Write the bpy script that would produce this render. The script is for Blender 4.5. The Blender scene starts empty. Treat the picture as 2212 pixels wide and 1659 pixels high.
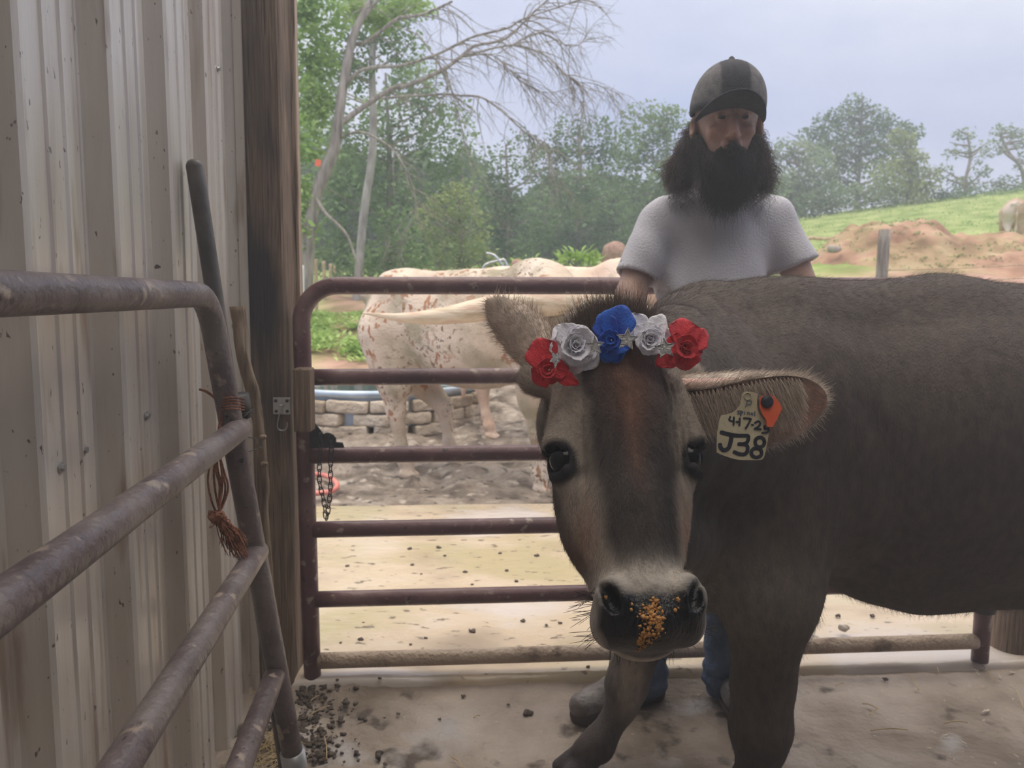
import bpy, math, random
import numpy as np
from mathutils import Vector, Matrix
R = np.random.RandomState(7)
random.seed(7)
SC = bpy.context.scene
COL = SC.collection
A3 = lambda *a: np.array(a, float)

# ------------------------------------------------------------------ camera
CAM_H, PITCH, ROLL, FPX = 1.25, math.radians(6.5), math.radians(0.6), 1640.0
cF = A3(0, math.cos(PITCH), -math.sin(PITCH))
cR0 = A3(1, 0, 0); cU0 = A3(0, math.sin(PITCH), math.cos(PITCH))
cR = cR0*math.cos(ROLL) - cU0*math.sin(ROLL)*-1
cU = np.cross(cR, cF)
cam_d = bpy.data.cameras.new('camera'); cam = bpy.data.objects.new('camera', cam_d); COL.objects.link(cam)
cam.matrix_world = Matrix(((cR[0], cU[0], -cF[0], 0), (cR[1], cU[1], -cF[1], 0), (cR[2], cU[2], -cF[2], CAM_H), (0, 0, 0, 1)))
cam_d.sensor_width = 36; cam_d.lens = FPX/2212*36; cam_d.clip_start = .02; cam_d.clip_end = 500
cam_d.dof.use_dof = True; cam_d.dof.focus_distance = 1.15; cam_d.dof.aperture_fstop = 8.0
SC.camera = cam
ORG = A3(0, 0, CAM_H)
def P(px, py, d):
    "point seen at pixel (px,py) whose distance along the view axis is d"
    return ORG + d*(cF + (px-1106)/FPX*cR - (py-829.5)/FPX*cU)
def PZ(px, py, z):
    r = P(px, py, 1) - ORG
    return ORG + r*((z-CAM_H)/r[2])
def PY(px, py, y):
    r = P(px, py, 1) - ORG
    return ORG + r*(y/r[1])

# ------------------------------------------------------------------ view, sky, sun
SC.view_settings.view_transform = 'Standard'; SC.view_settings.look = 'None'
SC.view_settings.gamma = 1; SC.view_settings.use_curve_mapping = False
SC.view_settings.exposure = 0.38
w = bpy.data.worlds.new('overcast_sky'); SC.world = w; w.use_nodes = True
nt = w.node_tree; nt.nodes.clear()
def wn(t, **k):
    n = nt.nodes.new(t)
    for a, b in k.items(): setattr(n, a, b)
    return n
tc = wn('ShaderNodeTexCoord'); mp = wn('ShaderNodeMapping'); mp.inputs['Scale'].default_value = (1, 1, 2.6)
nz = wn('ShaderNodeTexNoise'); nz.inputs['Scale'].default_value = 1.7; nz.inputs['Detail'].default_value = 5; nz.inputs['Roughness'].default_value = .5
mp.inputs['Location'].default_value = (.35, .9, .2)
rp = wn('ShaderNodeValToRGB'); e = rp.color_ramp.elements
e[0].position = .36; e[0].color = (.40, .50, .80, 1); e[1].position = .62; e[1].color = (.74, .81, .99, 1)
x = e.new(.5); x.color = (.55, .63, .88, 1)
sep = wn('ShaderNodeSeparateXYZ')
mr = wn('ShaderNodeMapRange'); mr.inputs['From Min'].default_value = .55; mr.inputs['From Max'].default_value = .95
mx = wn('ShaderNodeMix', data_type='RGBA'); mx.inputs[7].default_value = (3.2, 2.95, 2.6, 1)
bg = wn('ShaderNodeBackground'); bg.inputs['Strength'].default_value = .92; ow = wn('ShaderNodeOutputWorld')
L = nt.links.new
L(tc.outputs['Generated'], mp.inputs['Vector']); L(mp.outputs[0], nz.inputs['Vector']); L(nz.outputs[0], rp.inputs[0])
L(tc.outputs['Generated'], sep.inputs[0]); L(sep.outputs['Z'], mr.inputs['Value']); L(mr.outputs[0], mx.inputs[0])
L(rp.outputs[0], mx.inputs[6]); L(mx.outputs[2], bg.inputs[0]); L(bg.outputs[0], ow.inputs[0])
sun_d = bpy.data.lights.new('sun', 'SUN'); sun_d.energy = .35; sun_d.angle = math.radians(50); sun_d.color = (1, .93, .82)
sun = bpy.data.objects.new('sun', sun_d); COL.objects.link(sun)
sun.rotation_euler = Vector((-.25, .35, 1)).to_track_quat('Z', 'Y').to_euler()
SC.cycles.use_adaptive_sampling = True; SC.cycles.adaptive_threshold = .02
SC.cycles.use_denoising = True
SC.cycles.max_bounces = 8; SC.cycles.diffuse_bounces = 4; SC.cycles.glossy_bounces = 3; SC.cycles.transparent_max_bounces = 8
SC.cycles.sample_clamp_indirect = 6

# ------------------------------------------------------------------ materials
def MAT(name, cols, scale=5., stretch=(1, 1, 1), rough=.6, metal=0., bump=0., bscale=40., detail=5., attr=None,
        pos=None, sub=0., spec=.5, rough2=None, trans=0., distort=0., mulnoise=0., coat=0., bstretch=None):
    """procedural surface: noise -> colour ramp (cols), or colour attribute `attr` varied by noise"""
    m = bpy.data.materials.new(name); m.use_nodes = True; t = m.node_tree; N = t.nodes; K = t.links.new
    b = N['Principled BSDF']
    b.inputs['Roughness'].default_value = rough; b.inputs['Metallic'].default_value = metal
    b.inputs['Specular IOR Level'].default_value = spec
    m['r'] = rough
    if coat: b.inputs['Coat Weight'].default_value = coat; b.inputs['Coat Roughness'].default_value = .15
    if sub: b.inputs['Subsurface Weight'].default_value = sub; b.inputs['Subsurface Scale'].default_value = .02
    if trans: b.inputs['Transmission Weight'].default_value = trans
    c = N.new('ShaderNodeTexCoord'); mp = N.new('ShaderNodeMapping'); mp.inputs['Scale'].default_value = stretch
    K(c.outputs['Object'], mp.inputs['Vector'])
    n = N.new('ShaderNodeTexNoise'); n.inputs['Scale'].default_value = scale; n.inputs['Detail'].default_value = detail
    n.inputs['Distortion'].default_value = distort
    K(mp.outputs[0], n.inputs['Vector'])
    r = N.new('ShaderNodeValToRGB'); el = r.color_ramp.elements
    cs = [tuple(k)+(1,) for k in cols] if cols else [(1-mulnoise,)*3+(1,), (1+mulnoise,)*3+(1,)]
    if pos is None: pos = [.32+.36*i/max(1, len(cs)-1) for i in range(len(cs))]
    el[0].position = pos[0]; el[0].color = cs[0]
    el[1].position = pos[-1]; el[1].color = cs[-1]
    for i in range(1, len(cs)-1): q = el.new(pos[i]); q.color = cs[i]
    K(n.outputs[0], r.inputs[0])
    out = r.outputs[0]
    if attr:
        a = N.new('ShaderNodeAttribute'); a.attribute_name = attr
        x = N.new('ShaderNodeMix'); x.data_type = 'RGBA'; x.blend_type = 'MULTIPLY'; x.inputs[0].default_value = 1
        K(a.outputs['Color'], x.inputs[6]); K(out, x.inputs[7]); out = x.outputs[2]
    K(out, b.inputs['Base Color'])
    if rough2 is not None:
        q = N.new('ShaderNodeMapRange'); q.inputs['From Min'].default_value = .4; q.inputs['From Max'].default_value = .6
        q.inputs['To Min'].default_value = rough; q.inputs['To Max'].default_value = rough2
        K(n.outputs[0], q.inputs[0]); K(q.outputs[0], b.inputs['Roughness'])
    if bump:
        n2 = N.new('ShaderNodeTexNoise'); n2.inputs['Scale'].default_value = bscale; n2.inputs['Detail'].default_value = 4
        if bstretch:
            mp2 = N.new('ShaderNodeMapping'); mp2.inputs['Scale'].default_value = bstretch; K(c.outputs['Object'], mp2.inputs['Vector'])
            K(mp2.outputs[0], n2.inputs['Vector'])
        else: K(mp.outputs[0], n2.inputs['Vector'])
        bm = N.new('ShaderNodeBump'); bm.inputs['Strength'].default_value = min(1, bump); bm.inputs['Distance'].default_value = .01*max(1, bump)
        K(n2.outputs[0], bm.inputs['Height']); K(bm.outputs[0], b.inputs['Normal'])
    return m

def SPOT(m, col, sc, t0, t1, st=(1, 1, 1), detail=3, rough=None):
    "adds specks / patches of another colour where a noise is above t0..t1"
    t = m.node_tree; N = t.nodes; K = t.links.new; b = N['Principled BSDF']; src = b.inputs['Base Color'].links[0].from_socket
    c = N.new('ShaderNodeTexCoord'); mp = N.new('ShaderNodeMapping'); mp.inputs['Scale'].default_value = st; mp.inputs['Location'].default_value = (sc*.37, sc*.11, 1.3); K(c.outputs['Object'], mp.inputs[0])
    n = N.new('ShaderNodeTexNoise'); n.inputs['Scale'].default_value = sc; n.inputs['Detail'].default_value = detail; K(mp.outputs[0], n.inputs['Vector'])
    r = N.new('ShaderNodeMapRange'); r.inputs['From Min'].default_value = t0; r.inputs['From Max'].default_value = t1; K(n.outputs[0], r.inputs[0])
    x = N.new('ShaderNodeMix'); x.data_type = 'RGBA'; K(r.outputs[0], x.inputs[0]); K(src, x.inputs[6]); x.inputs[7].default_value = tuple(col)+(1,); K(x.outputs[2], b.inputs['Base Color'])
    if rough is not None:
        q = N.new('ShaderNodeMix'); q.data_type = 'FLOAT'; K(r.outputs[0], q.inputs[0]); l = b.inputs['Roughness'].links
        if l: K(l[0].from_socket, q.inputs[2])
        else: q.inputs[2].default_value = b.inputs['Roughness'].default_value
        q.inputs[3].default_value = rough; K(q.outputs[0], b.inputs['Roughness'])
    return m

# ------------------------------------------------------------------ mesh building
class MB:
    "collects vertices and faces for ONE mesh object"
    def __init__(s): s.V = []; s.F = []; s.n = 0; s.C = []
    def add(s, V, F, col=None):
        V = np.asarray(V, float); s.V.append(V)
        if isinstance(F, np.ndarray): s.F.append(F+s.n)
        else: s.F.append([tuple(i+s.n for i in f) for f in F])
        s.n += len(V)
        if col is not None: s.C.append(np.broadcast_to(np.asarray(col, float), (len(V), 3)))
        return s
    def box(s, c, h, rot=None, bev=0):
        c = np.asarray(c, float); hx, hy, hz = h
        if bev:
            V = []
            b = bev
            for sx in (-1, 1):
                for sy in (-1, 1):
                    for sz in (-1, 1):
                        V += [(sx*hx, sy*(hy-b), sz*(hz-b)), (sx*(hx-b), sy*hy, sz*(hz-b)), (sx*(hx-b), sy*(hy-b), sz*hz)]
            def ix(sx, sy, sz, k): return 3*((sx > 0)*4+(sy > 0)*2+(sz > 0))+k
            F = []
            for a in (-1, 1):
                F.append([ix(a, -1, -1, 0), ix(a, 1, -1, 0), ix(a, 1, 1, 0), ix(a, -1, 1, 0)][::a])
                F.append([ix(-1, a, -1, 1), ix(1, a, -1, 1), ix(1, a, 1, 1), ix(-1, a, 1, 1)][::-a])
                F.append([ix(-1, -1, a, 2), ix(1, -1, a, 2), ix(1, 1, a, 2), ix(-1, 1, a, 2)][::a])
                for q in (-1, 1):
                    F.append([ix(a, q, -1, 0), ix(a, q, 1, 0), ix(a, q, 1, 1), ix(a, q, -1, 1)])
                    F.append([ix(a, -1, q, 0), ix(a, 1, q, 0), ix(a, 1, q, 2), ix(a, -1, q, 2)])
                    F.append([ix(-1, a, q, 1), ix(1, a, q, 1), ix(1, a, q, 2), ix(-1, a, q, 2)])
                    for p in (-1, 1): F.append([ix(a, q, p, 0), ix(a, q, p, 1), ix(a, q, p, 2)])
            V = np.array(V, float)
        else:
            V = np.array([(x*hx, y*hy, z*hz) for x in (-1, 1) for y in (-1, 1) for z in (-1, 1)], float)
            F = [(0, 1, 3, 2), (4, 6, 7, 5), (0, 4, 5, 1), (2, 3, 7, 6), (0, 2, 6, 4), (1, 5, 7, 3)]
        if rot is not None: V = V @ np.asarray(rot, float).T
        return s.add(V+c, [tuple(f) for f in F])
    def tube(s, pts, r, n=14, cap=True, closed=False):
        V, F = tube(pts, r, n, cap, closed); return s.add(V, F)
    def out(s):
        V = np.concatenate(s.V)
        F = []
        for f in s.F: F += f.tolist() if isinstance(f, np.ndarray) else f
        return V, F
def unit(v): v = np.asarray(v, float); return v/max(1e-12, np.linalg.norm(v))
def spline(pts, n=8):
    "Catmull-Rom through the points"
    p = np.asarray(pts, float)
    if len(p) < 3: return np.array([p[0]+(p[-1]-p[0])*t for t in np.linspace(0, 1, n+1)])
    q = np.vstack([2*p[0]-p[1], p, 2*p[-1]-p[-2]]); o = []
    for i in range(1, len(q)-2):
        for t in np.linspace(0, 1, n, endpoint=False):
            o.append(.5*((2*q[i])+(-q[i-1]+q[i+1])*t+(2*q[i-1]-5*q[i]+4*q[i+1]-q[i+2])*t*t+(-q[i-1]+3*q[i]-3*q[i+1]+q[i+2])*t**3))
    o.append(p[-1]); return np.array(o)
def tube(pts, r, n=14, cap=True, closed=False, flat=None):
    pts = np.asarray(pts, float); m = len(pts); r = np.broadcast_to(np.asarray(r, float), (m,))
    if closed: T = np.roll(pts, -1, 0)-np.roll(pts, 1, 0)
    else: T = np.gradient(pts, axis=0)
    T /= np.maximum(1e-12, np.linalg.norm(T, axis=1))[:, None]
    u = np.cross(T[0], (0, 0, 1)) if abs(T[0][2]) < .9 else np.cross(T[0], (0, 1, 0)); u = unit(u); V = []
    a = np.arange(n)/n*2*math.pi
    for i in range(m):
        u = unit(u - T[i]*np.dot(u, T[i])); v = np.cross(T[i], u)
        V.append(pts[i]+r[i]*(np.cos(a)[:, None]*u+np.sin(a)[:, None]*v))
    V = np.concatenate(V); F = []
    for i in range(m if closed else m-1):
        j = (i+1) % m
        for k in range(n): F.append((i*n+k, i*n+(k+1) % n, j*n+(k+1) % n, j*n+k))
    if cap and not closed:
        F.append(tuple(range(n))[::-1]); F.append(tuple((m-1)*n+k for k in range(n)))
    return V, F
WL = {}
def mk(name, VF, mat, parent=None, smooth=True, col=None, label=None):
    if isinstance(VF, MB):
        if VF.C and col is None: col = np.concatenate(VF.C)
        VF = VF.out()
    V, F = VF; V = np.asarray(V, float)
    off = WL.get(parent.name, A3(0, 0, 0)) if parent else None
    if parent is None: off = A3(0, 0, 0)
    me = bpy.data.meshes.new(name)
    if isinstance(F, np.ndarray):
        k = F.shape[1]; me.vertices.add(len(V)); me.vertices.foreach_set('co', (V-off).astype(np.float32).ravel())
        me.loops.add(F.size); me.loops.foreach_set('vertex_index', F.astype(np.int32).ravel())
        me.polygons.add(len(F)); me.polygons.foreach_set('loop_start', np.arange(0, F.size, k, dtype=np.int32))
        me.update(calc_edges=True); me.validate()
    else:
        me.from_pydata((V-off).tolist(), [], F); me.update()
    if smooth: me.polygons.foreach_set('use_smooth', np.ones(len(me.polygons), bool))
    if col is not None:
        at = me.color_attributes.new('Col', 'FLOAT_COLOR', 'POINT')
        c = np.ones((len(me.vertices), 4), np.float32); c[:, :np.shape(col)[-1]] = col; at.data.foreach_set('color', c.ravel())
    me.materials.append(mat)
    o = bpy.data.objects.new(name, me); COL.objects.link(o)
    if parent is not None: o.parent = parent; WL[o.name] = off
    else: WL[o.name] = off
    if label: o['label'] = label
    return o
def flatshade(o, ang=35):
    me = o.data
    me.polygons.foreach_set('use_smooth', np.ones(len(me.polygons), bool))
    try: me.set_sharp_from_angle(angle=math.radians(ang))
    except Exception: pass
    return o
def thing(name, label, cat, loc=(0, 0, 0), group=None):
    o = bpy.data.objects.new(name, None); COL.objects.link(o); o.empty_display_size = .1
    o.location = [float(v) for v in loc]; WL[o.name] = np.array(o.location)
    return tag(o, label, cat, group)
def tag(o, label, cat, group=None, kind=None):
    o['label'] = label; o['category'] = cat
    if group: o['group'] = group
    if kind: o['kind'] = kind
    return o
def struct(o): o['kind'] = 'structure'; return o
def rebase(o, base=None):
    "move a single-mesh thing's origin to its base without moving the mesh"
    me = o.data; n = len(me.vertices); v = np.empty(n*3, np.float32); me.vertices.foreach_get('co', v); v = v.reshape(-1, 3)
    if base is None: base = np.array([(v[:, 0].min()+v[:, 0].max())/2, (v[:, 1].min()+v[:, 1].max())/2, v[:, 2].min()])
    v = v-np.asarray(base, np.float32); me.vertices.foreach_set('co', v.ravel()); o.location = [float(q) for q in base]; me.update(); return o
def rotm(axis, a):
    return np.array(Matrix.Rotation(a, 3, Vector([float(q) for q in axis])))
def frame(z, up=(0, 0, 1)):
    z = unit(z); x = np.cross(up, z)
    if np.linalg.norm(x) < 1e-4: x = np.cross((0, 1, 0), z)
    x = unit(x); return np.stack([x, np.cross(z, x), z], 1)

# ------------------------------------------------------------------ value noise for shaping
_T = R.rand(64, 64, 64)
def vnoise(p, s=1.):
    p = np.asarray(p, float)*s+100; i = np.floor(p).astype(int); f = p-i; f = f*f*(3-2*f); o = 0
    for a in (0, 1):
        for b in (0, 1):
            for c in (0, 1):
                o = o+_T[(i[..., 0]+a) % 64, (i[..., 1]+b) % 64, (i[..., 2]+c) % 64]*(f[..., 0] if a else 1-f[..., 0])*(f[..., 1] if b else 1-f[..., 1])*(f[..., 2] if c else 1-f[..., 2])
    return o-.5

# ------------------------------------------------------------------ implicit surfaces (smooth unions of rounded cones / ellipsoids), meshed by surface nets
def smin(a, b, k):
    h = np.clip(.5+.5*(b-a)/k, 0, 1); return b+(a-b)*h-k*h*(1-h)
def rcone(p, a, b, ra, rb):
    ba = b-a; l2 = ba@ba; rr = ra-rb; a2 = max(1e-12, l2-rr*rr); il2 = 1/l2
    pa = p-a; y = pa@ba; z = y-l2; x2 = ((pa*l2-np.outer(y, ba))**2).sum(1); y2 = y*y*l2; z2 = z*z*l2
    k = np.sign(rr)*rr*rr*x2
    r1 = np.sqrt(x2+z2)*il2-rb; r2 = np.sqrt(x2+y2)*il2-ra; r3 = (np.sqrt(np.maximum(0, x2*a2*il2))+y*rr)*il2-ra
    return np.where(np.sign(z)*a2*z2 > k, r1, np.where(np.sign(y)*a2*y2 < k, r2, r3))
class SDF:
    def __init__(s): s.ops = []
    def C(s, a, b, ra, rb, k=.03, sub=False): s.ops.append(('c', np.array(a, float), np.array(b, float), ra, rb, k, sub)); return s
    def chain(s, pts, rs, k=.03):
        for i in range(len(pts)-1): s.C(pts[i], pts[i+1], rs[i], rs[i+1], k if i == 0 else min(k, .012+0*k) if False else k)
        return s
    def E(s, c, r, rot=None, k=.03, sub=False): s.ops.append(('e', np.array(c, float), np.array(r, float), rot, k, sub)); return s
    def B(s, c, h, rot=None, rr=.01, k=.03, sub=False): s.ops.append(('b', np.array(c, float), np.array(h, float), rot, rr, k, sub)); return s
    def f(s, p):
        d = None
        for o in s.ops:
            if o[0] == 'c': q = rcone(p, o[1], o[2], o[3], o[4]); k, sub = o[5], o[6]
            elif o[0] == 'e':
                l = p-o[1]
                if o[3] is not None: l = l@o[3]
                k0 = np.sqrt(((l/o[2])**2).sum(1)); k1 = np.sqrt(((l/o[2]**2)**2).sum(1)); q = k0*(k0-1)/np.maximum(k1, 1e-9)
                q = np.where(k0 < .3, -o[2].min()*(1-k0), q); k, sub = o[4], o[5]
            else:
                l = p-o[1]
                if o[3] is not None: l = l@o[3]
                w_ = np.abs(l)-(o[2]-o[4]); q = np.sqrt((np.maximum(w_, 0)**2).sum(1))+np.minimum(w_.max(1), 0)-o[4]; k, sub = o[5], o[6]
            if d is None: d = q
            elif sub: d = -smin(-d, q, k)
            else: d = smin(d, q, k)
        return d
    def mesh(s, ax, ay, az, newton=3, extra=None):
        f = s.f if extra is None else (lambda p: extra(p, s.f(p)))
        n = (len(ax), len(ay), len(az)); D = np.ones(n, np.float32)
        st = 6
        I = [np.arange(0, m, st) for m in n]
        for ix in I[0]:
            xs = ax[ix:ix+st+1]
            cells = []
            cx = .5*(xs[0]+xs[-1]); hx = .5*(xs[-1]-xs[0])
            pc = []; hh = []
            for iy in I[1]:
                ys = ay[iy:iy+st+1]
                for iz in I[2]:
                    zs = az[iz:iz+st+1]; pc.append((cx, .5*(ys[0]+ys[-1]), .5*(zs[0]+zs[-1]))); hh.append(math.sqrt(hx*hx+(.5*(ys[-1]-ys[0]))**2+(.5*(zs[-1]-zs[0]))**2)); cells.append((iy, iz))
            dc = f(np.array(pc)); hh = np.array(hh)
            act = np.abs(dc) < hh*1.5+.012
            for (iy, iz), v in zip(np.array(cells)[~act], dc[~act]): D[ix:ix+st, iy:iy+st, iz:iz+st] = v
            ca = np.array(cells)[act]
            if len(ca):
                bl = []
                for iy, iz in ca:
                    g = np.meshgrid(ax[ix:ix+st], ay[iy:iy+st], az[iz:iz+st], indexing='ij'); bl.append((g[0].shape, np.stack(g, -1).reshape(-1, 3)))
                dd = f(np.concatenate([b[1] for b in bl])); o = 0
                for (iy, iz), (sh, pp) in zip(ca, bl):
                    m = len(pp); D[ix:ix+st, iy:iy+st, iz:iz+st] = dd[o:o+m].reshape(sh); o += m
        S = D < 0
        c8 = np.zeros((n[0]-1, n[1]-1, n[2]-1), np.int8)
        for a in (0, 1):
            for b in (0, 1):
                for c in (0, 1): c8 += S[a:n[0]-1+a, b:n[1]-1+b, c:n[2]-1+c]
        cell = (c8 > 0) & (c8 < 8); idx = -np.ones(cell.shape, np.int64); ii = np.argwhere(cell); idx[cell] = np.arange(len(ii))
        acc = np.zeros((len(ii), 3)); cnt = np.zeros(len(ii)); AX = (ax, ay, az)
        cr = [(0, 0, 0), (1, 0, 0), (0, 1, 0), (1, 1, 0), (0, 0, 1), (1, 0, 1), (0, 1, 1), (1, 1, 1)]
        for i, a in enumerate(cr):
            for b in cr[i+1:]:
                if sum(abs(q-t) for q, t in zip(a, b)) != 1: continue
                va = D[ii[:, 0]+a[0], ii[:, 1]+a[1], ii[:, 2]+a[2]]; vb = D[ii[:, 0]+b[0], ii[:, 1]+b[1], ii[:, 2]+b[2]]
                m = (va < 0) != (vb < 0); t = va/np.where(m, va-vb, 1)
                pa = np.stack([AX[j][ii[:, j]+a[j]] for j in range(3)], 1); pb = np.stack([AX[j][ii[:, j]+b[j]] for j in range(3)], 1)
                acc += np.where(m[:, None], pa+(pb-pa)*t[:, None], 0); cnt += m
        V = acc/cnt[:, None]; F = []
        for ax_ in range(3):
            sh = [slice(1, None)]*3; s0 = [slice(1, -1)]*3; s0[ax_] = slice(0, -1); s1 = [slice(1, -1)]*3; s1[ax_] = slice(1, None)
            a = S[tuple(s0)]; b = S[tuple(s1)]; e_ = np.argwhere(a != b)
            if not len(e_): continue
            flip = a[tuple(e_.T)]
            base = e_+1; base[:, ax_] -= 1
            u, v = [(1, 2), (2, 0), (0, 1)][ax_]
            def cix(du, dv):
                q = base.copy(); q[:, u] += du; q[:, v] += dv; return idx[tuple(q.T)]
            quad = np.stack([cix(-1, -1), cix(0, -1), cix(0, 0), cix(-1, 0)], 1)
            quad[~flip] = quad[~flip][:, ::-1]; F.append(quad)
        F = np.concatenate(F)
        F = F[(F >= 0).all(1)]
        for _ in range(newton):
            h = .0008; d0 = f(V); g = np.stack([(f(V+h*np.eye(3)[j])-d0)/h for j in range(3)], 1)
            stp = d0[:, None]*g/np.maximum((g*g).sum(1), .25)[:, None]; l = np.linalg.norm(stp, axis=1); V = V-stp*np.minimum(1, .006/np.maximum(l, 1e-9))[:, None]
        return V, F
def axis(a, b, h, fine=None, hc=None):
    "grid coordinates: step h, or step hc outside the fine interval"
    if fine is None: return np.arange(a, b+h, h)
    o = [a]
    while o[-1] < b:
        x = o[-1]; d = max(fine[0]-x, x-fine[1], 0); o.append(x+min(hc, h+d*.12))
    return np.array(o)
def gridmesh(X, Y, Z):
    n, m = X.shape; V = np.stack([X, Y, Z], -1).reshape(-1, 3); i = np.arange(n*m).reshape(n, m)
    F = np.stack([i[:-1, :-1], i[1:, :-1], i[1:, 1:], i[:-1, 1:]], -1).reshape(-1, 4); return V, F
# ================================================================== the setting
M_conc = MAT('barn_floor_dirt', [(.21, .165, .125), (.36, .295, .24), (.48, .41, .345)], scale=3.2, rough=.75, bump=1.6, bscale=26, detail=9, rough2=.5)
M_yard = MAT('wet_concrete', [(.38, .30, .22), (.60, .49, .36), (.66, .57, .46)], scale=2.1, rough=.45, rough2=.12, bump=.5, bscale=14, detail=8, stretch=(1, 1.6, 1))
M_mud = MAT('churned_mud', [(.09, .068, .05), (.23, .185, .145), (.38, .32, .26)], scale=5.5, rough=.75, rough2=.4, bump=4, bscale=16, detail=12)
M_steel = MAT('painted_steel_panel', [(.34, .28, .235), (.56, .50, .44), (.64, .60, .545)], scale=3.4, stretch=(4, 4, .35), rough=.42, bump=.12, bscale=30, pos=[.27, .40, .62], detail=9, spec=.8, coat=.5)
M_wood = MAT('weathered_timber', [(.10, .067, .045), (.21, .145, .10), (.31, .225, .16)], scale=9, stretch=(8, 8, .3), rough=.85, bump=.9, bscale=16, distort=2.4, detail=8)
M_woodl = MAT('weathered_timber_edge', [(.22, .15, .10), (.42, .32, .23), (.52, .43, .34)], scale=9, stretch=(5, 5, .4), rough=.85, bump=.8, bscale=16, detail=8)
M_pipe = MAT('maroon_gate_paint', [(.085, .035, .042), (.15, .07, .075), (.24, .16, .15)], scale=6, rough=.38, bump=.3, bscale=45, detail=9, pos=[.3, .55, .72])
M_pipeg = MAT('worn_gate_paint', [(.075, .052, .056), (.135, .105, .108), (.21, .17, .16)], scale=7, rough=.4, bump=.45, bscale=60, detail=10)
M_pipem = MAT('muddy_gate_paint', [(.20, .14, .10), (.40, .31, .23), (.50, .40, .31)], scale=10, rough=.7, bump=1, bscale=70, detail=9, pos=[.33, .42, .7])
M_galv = MAT('galvanised_metal', [(.42, .43, .44), (.6, .6, .6)], scale=20, rough=.35, metal=.85)
M_dark = MAT('dark_steel', [(.03, .028, .027), (.07, .06, .055)], scale=30, rough=.5, metal=.4, bump=.3)
M_grass = MAT('pasture_grass', [(.17, .26, .07), (.30, .38, .13), (.42, .48, .20)], scale=1.3, rough=.9, bump=3, bscale=5, detail=10, attr='Col', spec=.1)

SPOT(M_steel, (.14, .11, .09), 95, .68, .72, (1, 1, .45)); SPOT(M_steel, (.36, .28, .22), 7, .60, .72, (3, 3, .4), 8); SPOT(M_steel, (.12, .10, .08), 34, .73, .75, (1, 1, .6)); SPOT(M_steel, (.34, .30, .27), 1.1, .55, .75, (2, 2, .6), 8)
for q in (M_pipe, M_pipeg): SPOT(q, (.36, .29, .24), 26, .60, .68, detail=8); SPOT(q, (.03, .025, .025), 48, .68, .71)
SPOT(M_pipeg, (.20, .17, .165), 5, .5, .65, detail=8)
SPOT(M_conc, (.10, .075, .055), 9, .60, .68, detail=10); SPOT(M_conc, (.42, .39, .37), 3.2, .60, .68, detail=8, rough=.3); SPOT(M_conc, (.60, .53, .42), 90, .72, .75)
SPOT(M_yard, (.50, .43, .27), 1.3, .50, .66, (1, 2, 1), 6, .08); SPOT(M_yard, (.20, .16, .12), 16, .62, .68, (1, 2, 1), 8); SPOT(M_yard, (.66, .60, .56), .8, .55, .62, (1, 2, 1), 6, .06)
SPOT(M_mud, (.46, .40, .33), 9, .58, .68, detail=10); SPOT(M_mud, (.05, .038, .028), 12, .60, .68, detail=10)
SPOT(M_wood, (.035, .025, .02), 30, .60, .68, (5, 5, .12), 5); SPOT(M_wood, (.05, .042, .04), 2.2, .58, .72, (2, 2, .7))
SPOT(M_woodl, (.10, .07, .05), 24, .58, .66, (5, 5, .15), 5)
SPOT(M_grass, (.42, .36, .22), 2.2, .62, .72, detail=8)
# terrain heights through known points
TP = []
for x in (-4, -2, 0, 2, 4):
    for y in (2.6, 4, 6): TP.append((x, y, 0.0))
def tp(px, py, d): q = P(px, py, d); TP.append(tuple(q))
tp(690, 668, 16); tp(780, 612, 26); tp(1000, 606, 27); tp(1250, 600, 28); tp(1480, 570, 30); tp(560, 640, 18)
tp(1740, 478, 36); tp(1950, 449, 36); tp(2212, 416, 36); tp(2500, 385, 36)
tp(1800, 560, 17); tp(2200, 522, 21); tp(2500, 500, 21); tp(1760, 600, 12); tp(2212, 600, 11)
TP += [(-15, 20, 1.2), (-30, 40, 3), (0, 60, 4.0), (40, 60, 9), (60, 30, 9), (-30, 10, .8), (25, 5, 1.5), (70, 80, 10), (-50, 80, 6)]
TP = np.array(TP)
def tps(r): return np.where(r > 1e-9, r*r*np.log(np.maximum(r, 1e-9)), 0)
_n = len(TP); _K = tps(np.linalg.norm(TP[:, None, :2]-TP[None, :, :2], axis=2))+np.eye(_n)*.6
_Q = np.hstack([np.ones((_n, 1)), TP[:, :2]]); _A = np.block([[_K, _Q], [_Q.T, np.zeros((3, 3))]])
_w = np.linalg.solve(_A, np.concatenate([TP[:, 2], np.zeros(3)]))
def TH(x, y):
    x = np.asarray(x, float); y = np.asarray(y, float); s = _w[_n]+_w[_n+1]*x+_w[_n+2]*y
    for i in range(_n): s = s+_w[i]*tps(np.hypot(x-TP[i, 0], y-TP[i, 1]))
    f = np.clip((y-5.5)/3.5, 0, 1); f = f*f*(3-2*f)
    return s*f
def mudf(x, y):
    "1 where the ground is bare mud, 0 where it is pasture"
    d = 8.2+2.5*vnoise(np.stack([x, y, 0*x], -1), .35)-np.where(x < -1.5, (-1.5-x)*.9, 0)
    m = np.clip((d-y)/1.2, 0, 1)
    pth = np.exp(-((x-(-.222*y+.15*np.sin(y*.9)))/.6)**2)*np.clip((24-y)/5, 0, 1)
    rgt = np.clip((x/np.maximum(y, 1)-.37)/.04, 0, 1)*np.clip((13.2-y+1.5*vnoise(np.stack([x, y, 0*x], -1), .6))/1.5, 0, 1)
    return np.clip(np.maximum(np.maximum(m, pth*1.2), rgt), 0, 1)
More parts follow.
